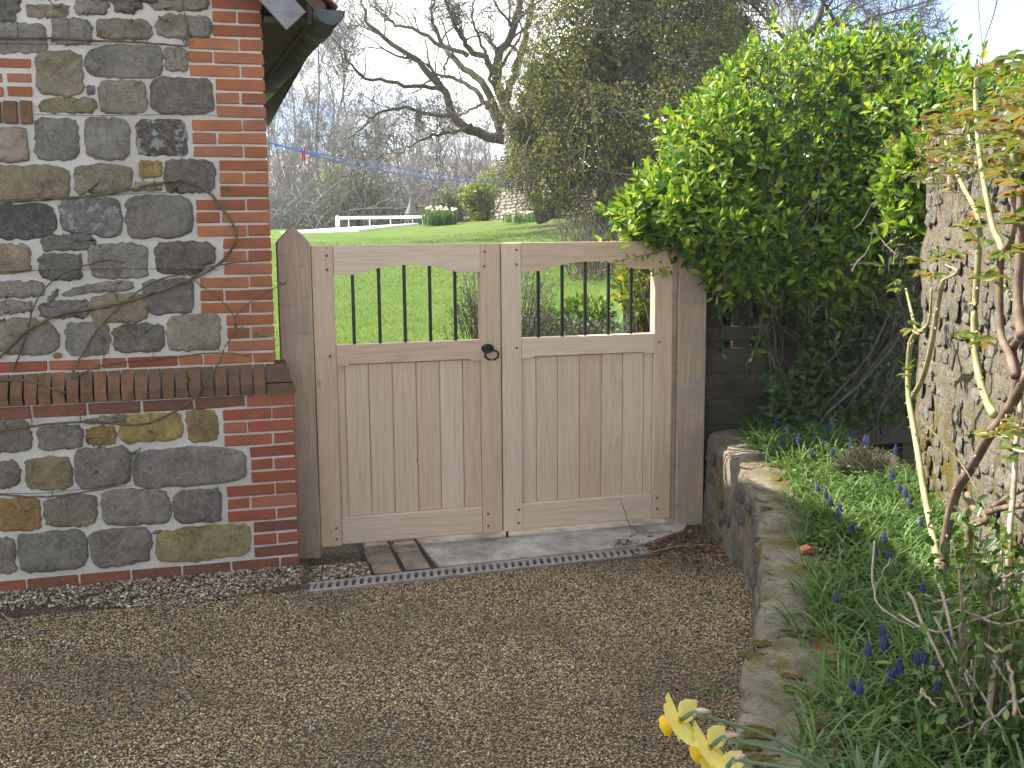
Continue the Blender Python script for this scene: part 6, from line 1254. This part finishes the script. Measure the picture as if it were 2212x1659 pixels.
# ================================================================== SMALL THINGS ON THE DRIVE
FL = [(855, 1255), (1250, 1260), (250, 1262), (180, 1268), (330, 1250), (1115, 1243), (1610, 1368), (1470, 1490), (1530, 1450), (1540, 1230), (1480, 1215), (1505, 1190), (1440, 1205), (1380, 1208), (1560, 1210), (1530, 1255), (1420, 1220)]
dl_me = make_mesh('fallen_leaf', LEAF8 * np.array([1, 1, .9]), LEAF8_F, m_leafobj('fallen_leaf', [(0, (.13, .06, .03)), (.5, (.22, .12, .06)), (.8, (.10, .13, .03)), (1, (.30, .20, .12))], .1, .7, .2), True)
for j, D in enumerate(FL):
    p = at_z(D, GZ + .006); o = place('fallen_leaf', dl_me, None, leaf_matrix(p, np.array([random.uniform(-1, 1), random.uniform(-1, 1), .05]), np.array([random.uniform(-.3, .3), random.uniform(-.3, .3), 1]), random.uniform(.035, .055), random.uniform(.02, .032))); tag(o, 'single fallen leaf lying on the gravel drive', 'leaf', 'fallen leaves on the drive')
n = 420; x = RNG.normal(.82, .16, n); y = RNG.normal(-.42, .16, n); ok = (x < low_x(y) - .02) & (y < -.06) & (x > .45); x, y = x[ok], y[ok]; n = len(x); mb = MB()
leaves(mb, np.stack([x, y, np.full(n, GZ + .012)], -1), rdir(n) * np.array([1, 1, .3]), rdir(n) * .6 + np.array([0, 0, 1.0]), RNG.uniform(.015, .045, n), RNG.uniform(.006, .022, n)); kind(mb.build('leaf_litter', MAT['dead_leaf']), 'stuff')
for j, (lab, zz_, pts, r) in enumerate((('thin dry twig curling on the gravel by the house wall', GZ + .008, [(-10, 1310), (20, 1340), (55, 1362), (105, 1358)], .003), ('dark twig lying along the foot of the gravel strip', GZ + .008, [(310, 1290), (345, 1288), (365, 1283)], .005), ('short dry stick on the litter beside the retaining wall', GZ + .02, [(1410, 1192), (1460, 1180), (1520, 1176)], .003))):
    P = poly_smooth([at_z(D, zz_) for D in pts], 12); mb = MB(); mb.tube(P, np.linspace(r, r * .5, 12), 5); tag(mb.build('twig', MAT['dead_stem']), lab, 'twig')
P = poly_smooth([at_y(D, -.03) for D in ((1340, 1080), (1350, 1105), (1358, 1130))] + [at_z((1380, 1150), GZ + .02)], 12); mb = MB(); mb.tube(P, np.linspace(.0015, .0025, 12), 5); tag(mb.build('twig', MAT['wire']), 'thin dark twig leaning on the bottom of the gate', 'twig')

# ================================================================== HAZE in the damp spring air
hm = bpy.data.materials.new('thin_haze'); hm.use_nodes = True; ht = hm.node_tree; ht.nodes.remove(ht.nodes['Principled BSDF'])
pv = ht.nodes.new('ShaderNodeVolumePrincipled'); pv.inputs['Color'].default_value = (.93, .95, 1, 1); pv.inputs['Density'].default_value = .0009; pv.inputs['Anisotropy'].default_value = .2
ht.links.new(pv.outputs[0], ht.nodes['Material Output'].inputs['Volume'])
mb = MB(); mb.box((-95, -20, -1.5), (115, 145, 24)); kind(mb.build('haze', hm), 'stuff')

# weeds rooting in the gravel and by the drain
for j, (D, lab, hgt) in enumerate((((1345, 1180), 'small tuft of grass growing beside the metal drain', .06), ((405, 1243), 'little green weed in the gravel strip by the plinth', .05), ((100, 1268), 'tiny weed at the foot of the brick plinth', .04), ((1540, 1490), 'sprig of fresh green weed lying on open gravel near the low wall', .03))):
    p = at_z(D, GZ + .012); rg = np.random.default_rng(200 + j); t = thing('weed', lab, 'weed', tuple(p)); n = 26
    mb = MB(); blades(mb, p + np.stack([rg.normal(size=n) * .025, rg.normal(size=n) * .015, np.full(n, -.012)], -1), rg.uniform(.6, 1.2, n) * hgt, np.full(n, .006), rg.uniform(.3, 1.4, n), rg, droop=1.2); mb.build('leaves', MAT['muscari_leaf'], t)

for o in COL.objects:                       # fine stems and twigs are past counting
    if o.parent is not None and o.name.split('.')[0] in ('stems', 'bare_stems', 'shoots', 'twigs', 'climber_twigs', 'crown'): o['kind'] = 'stuff'
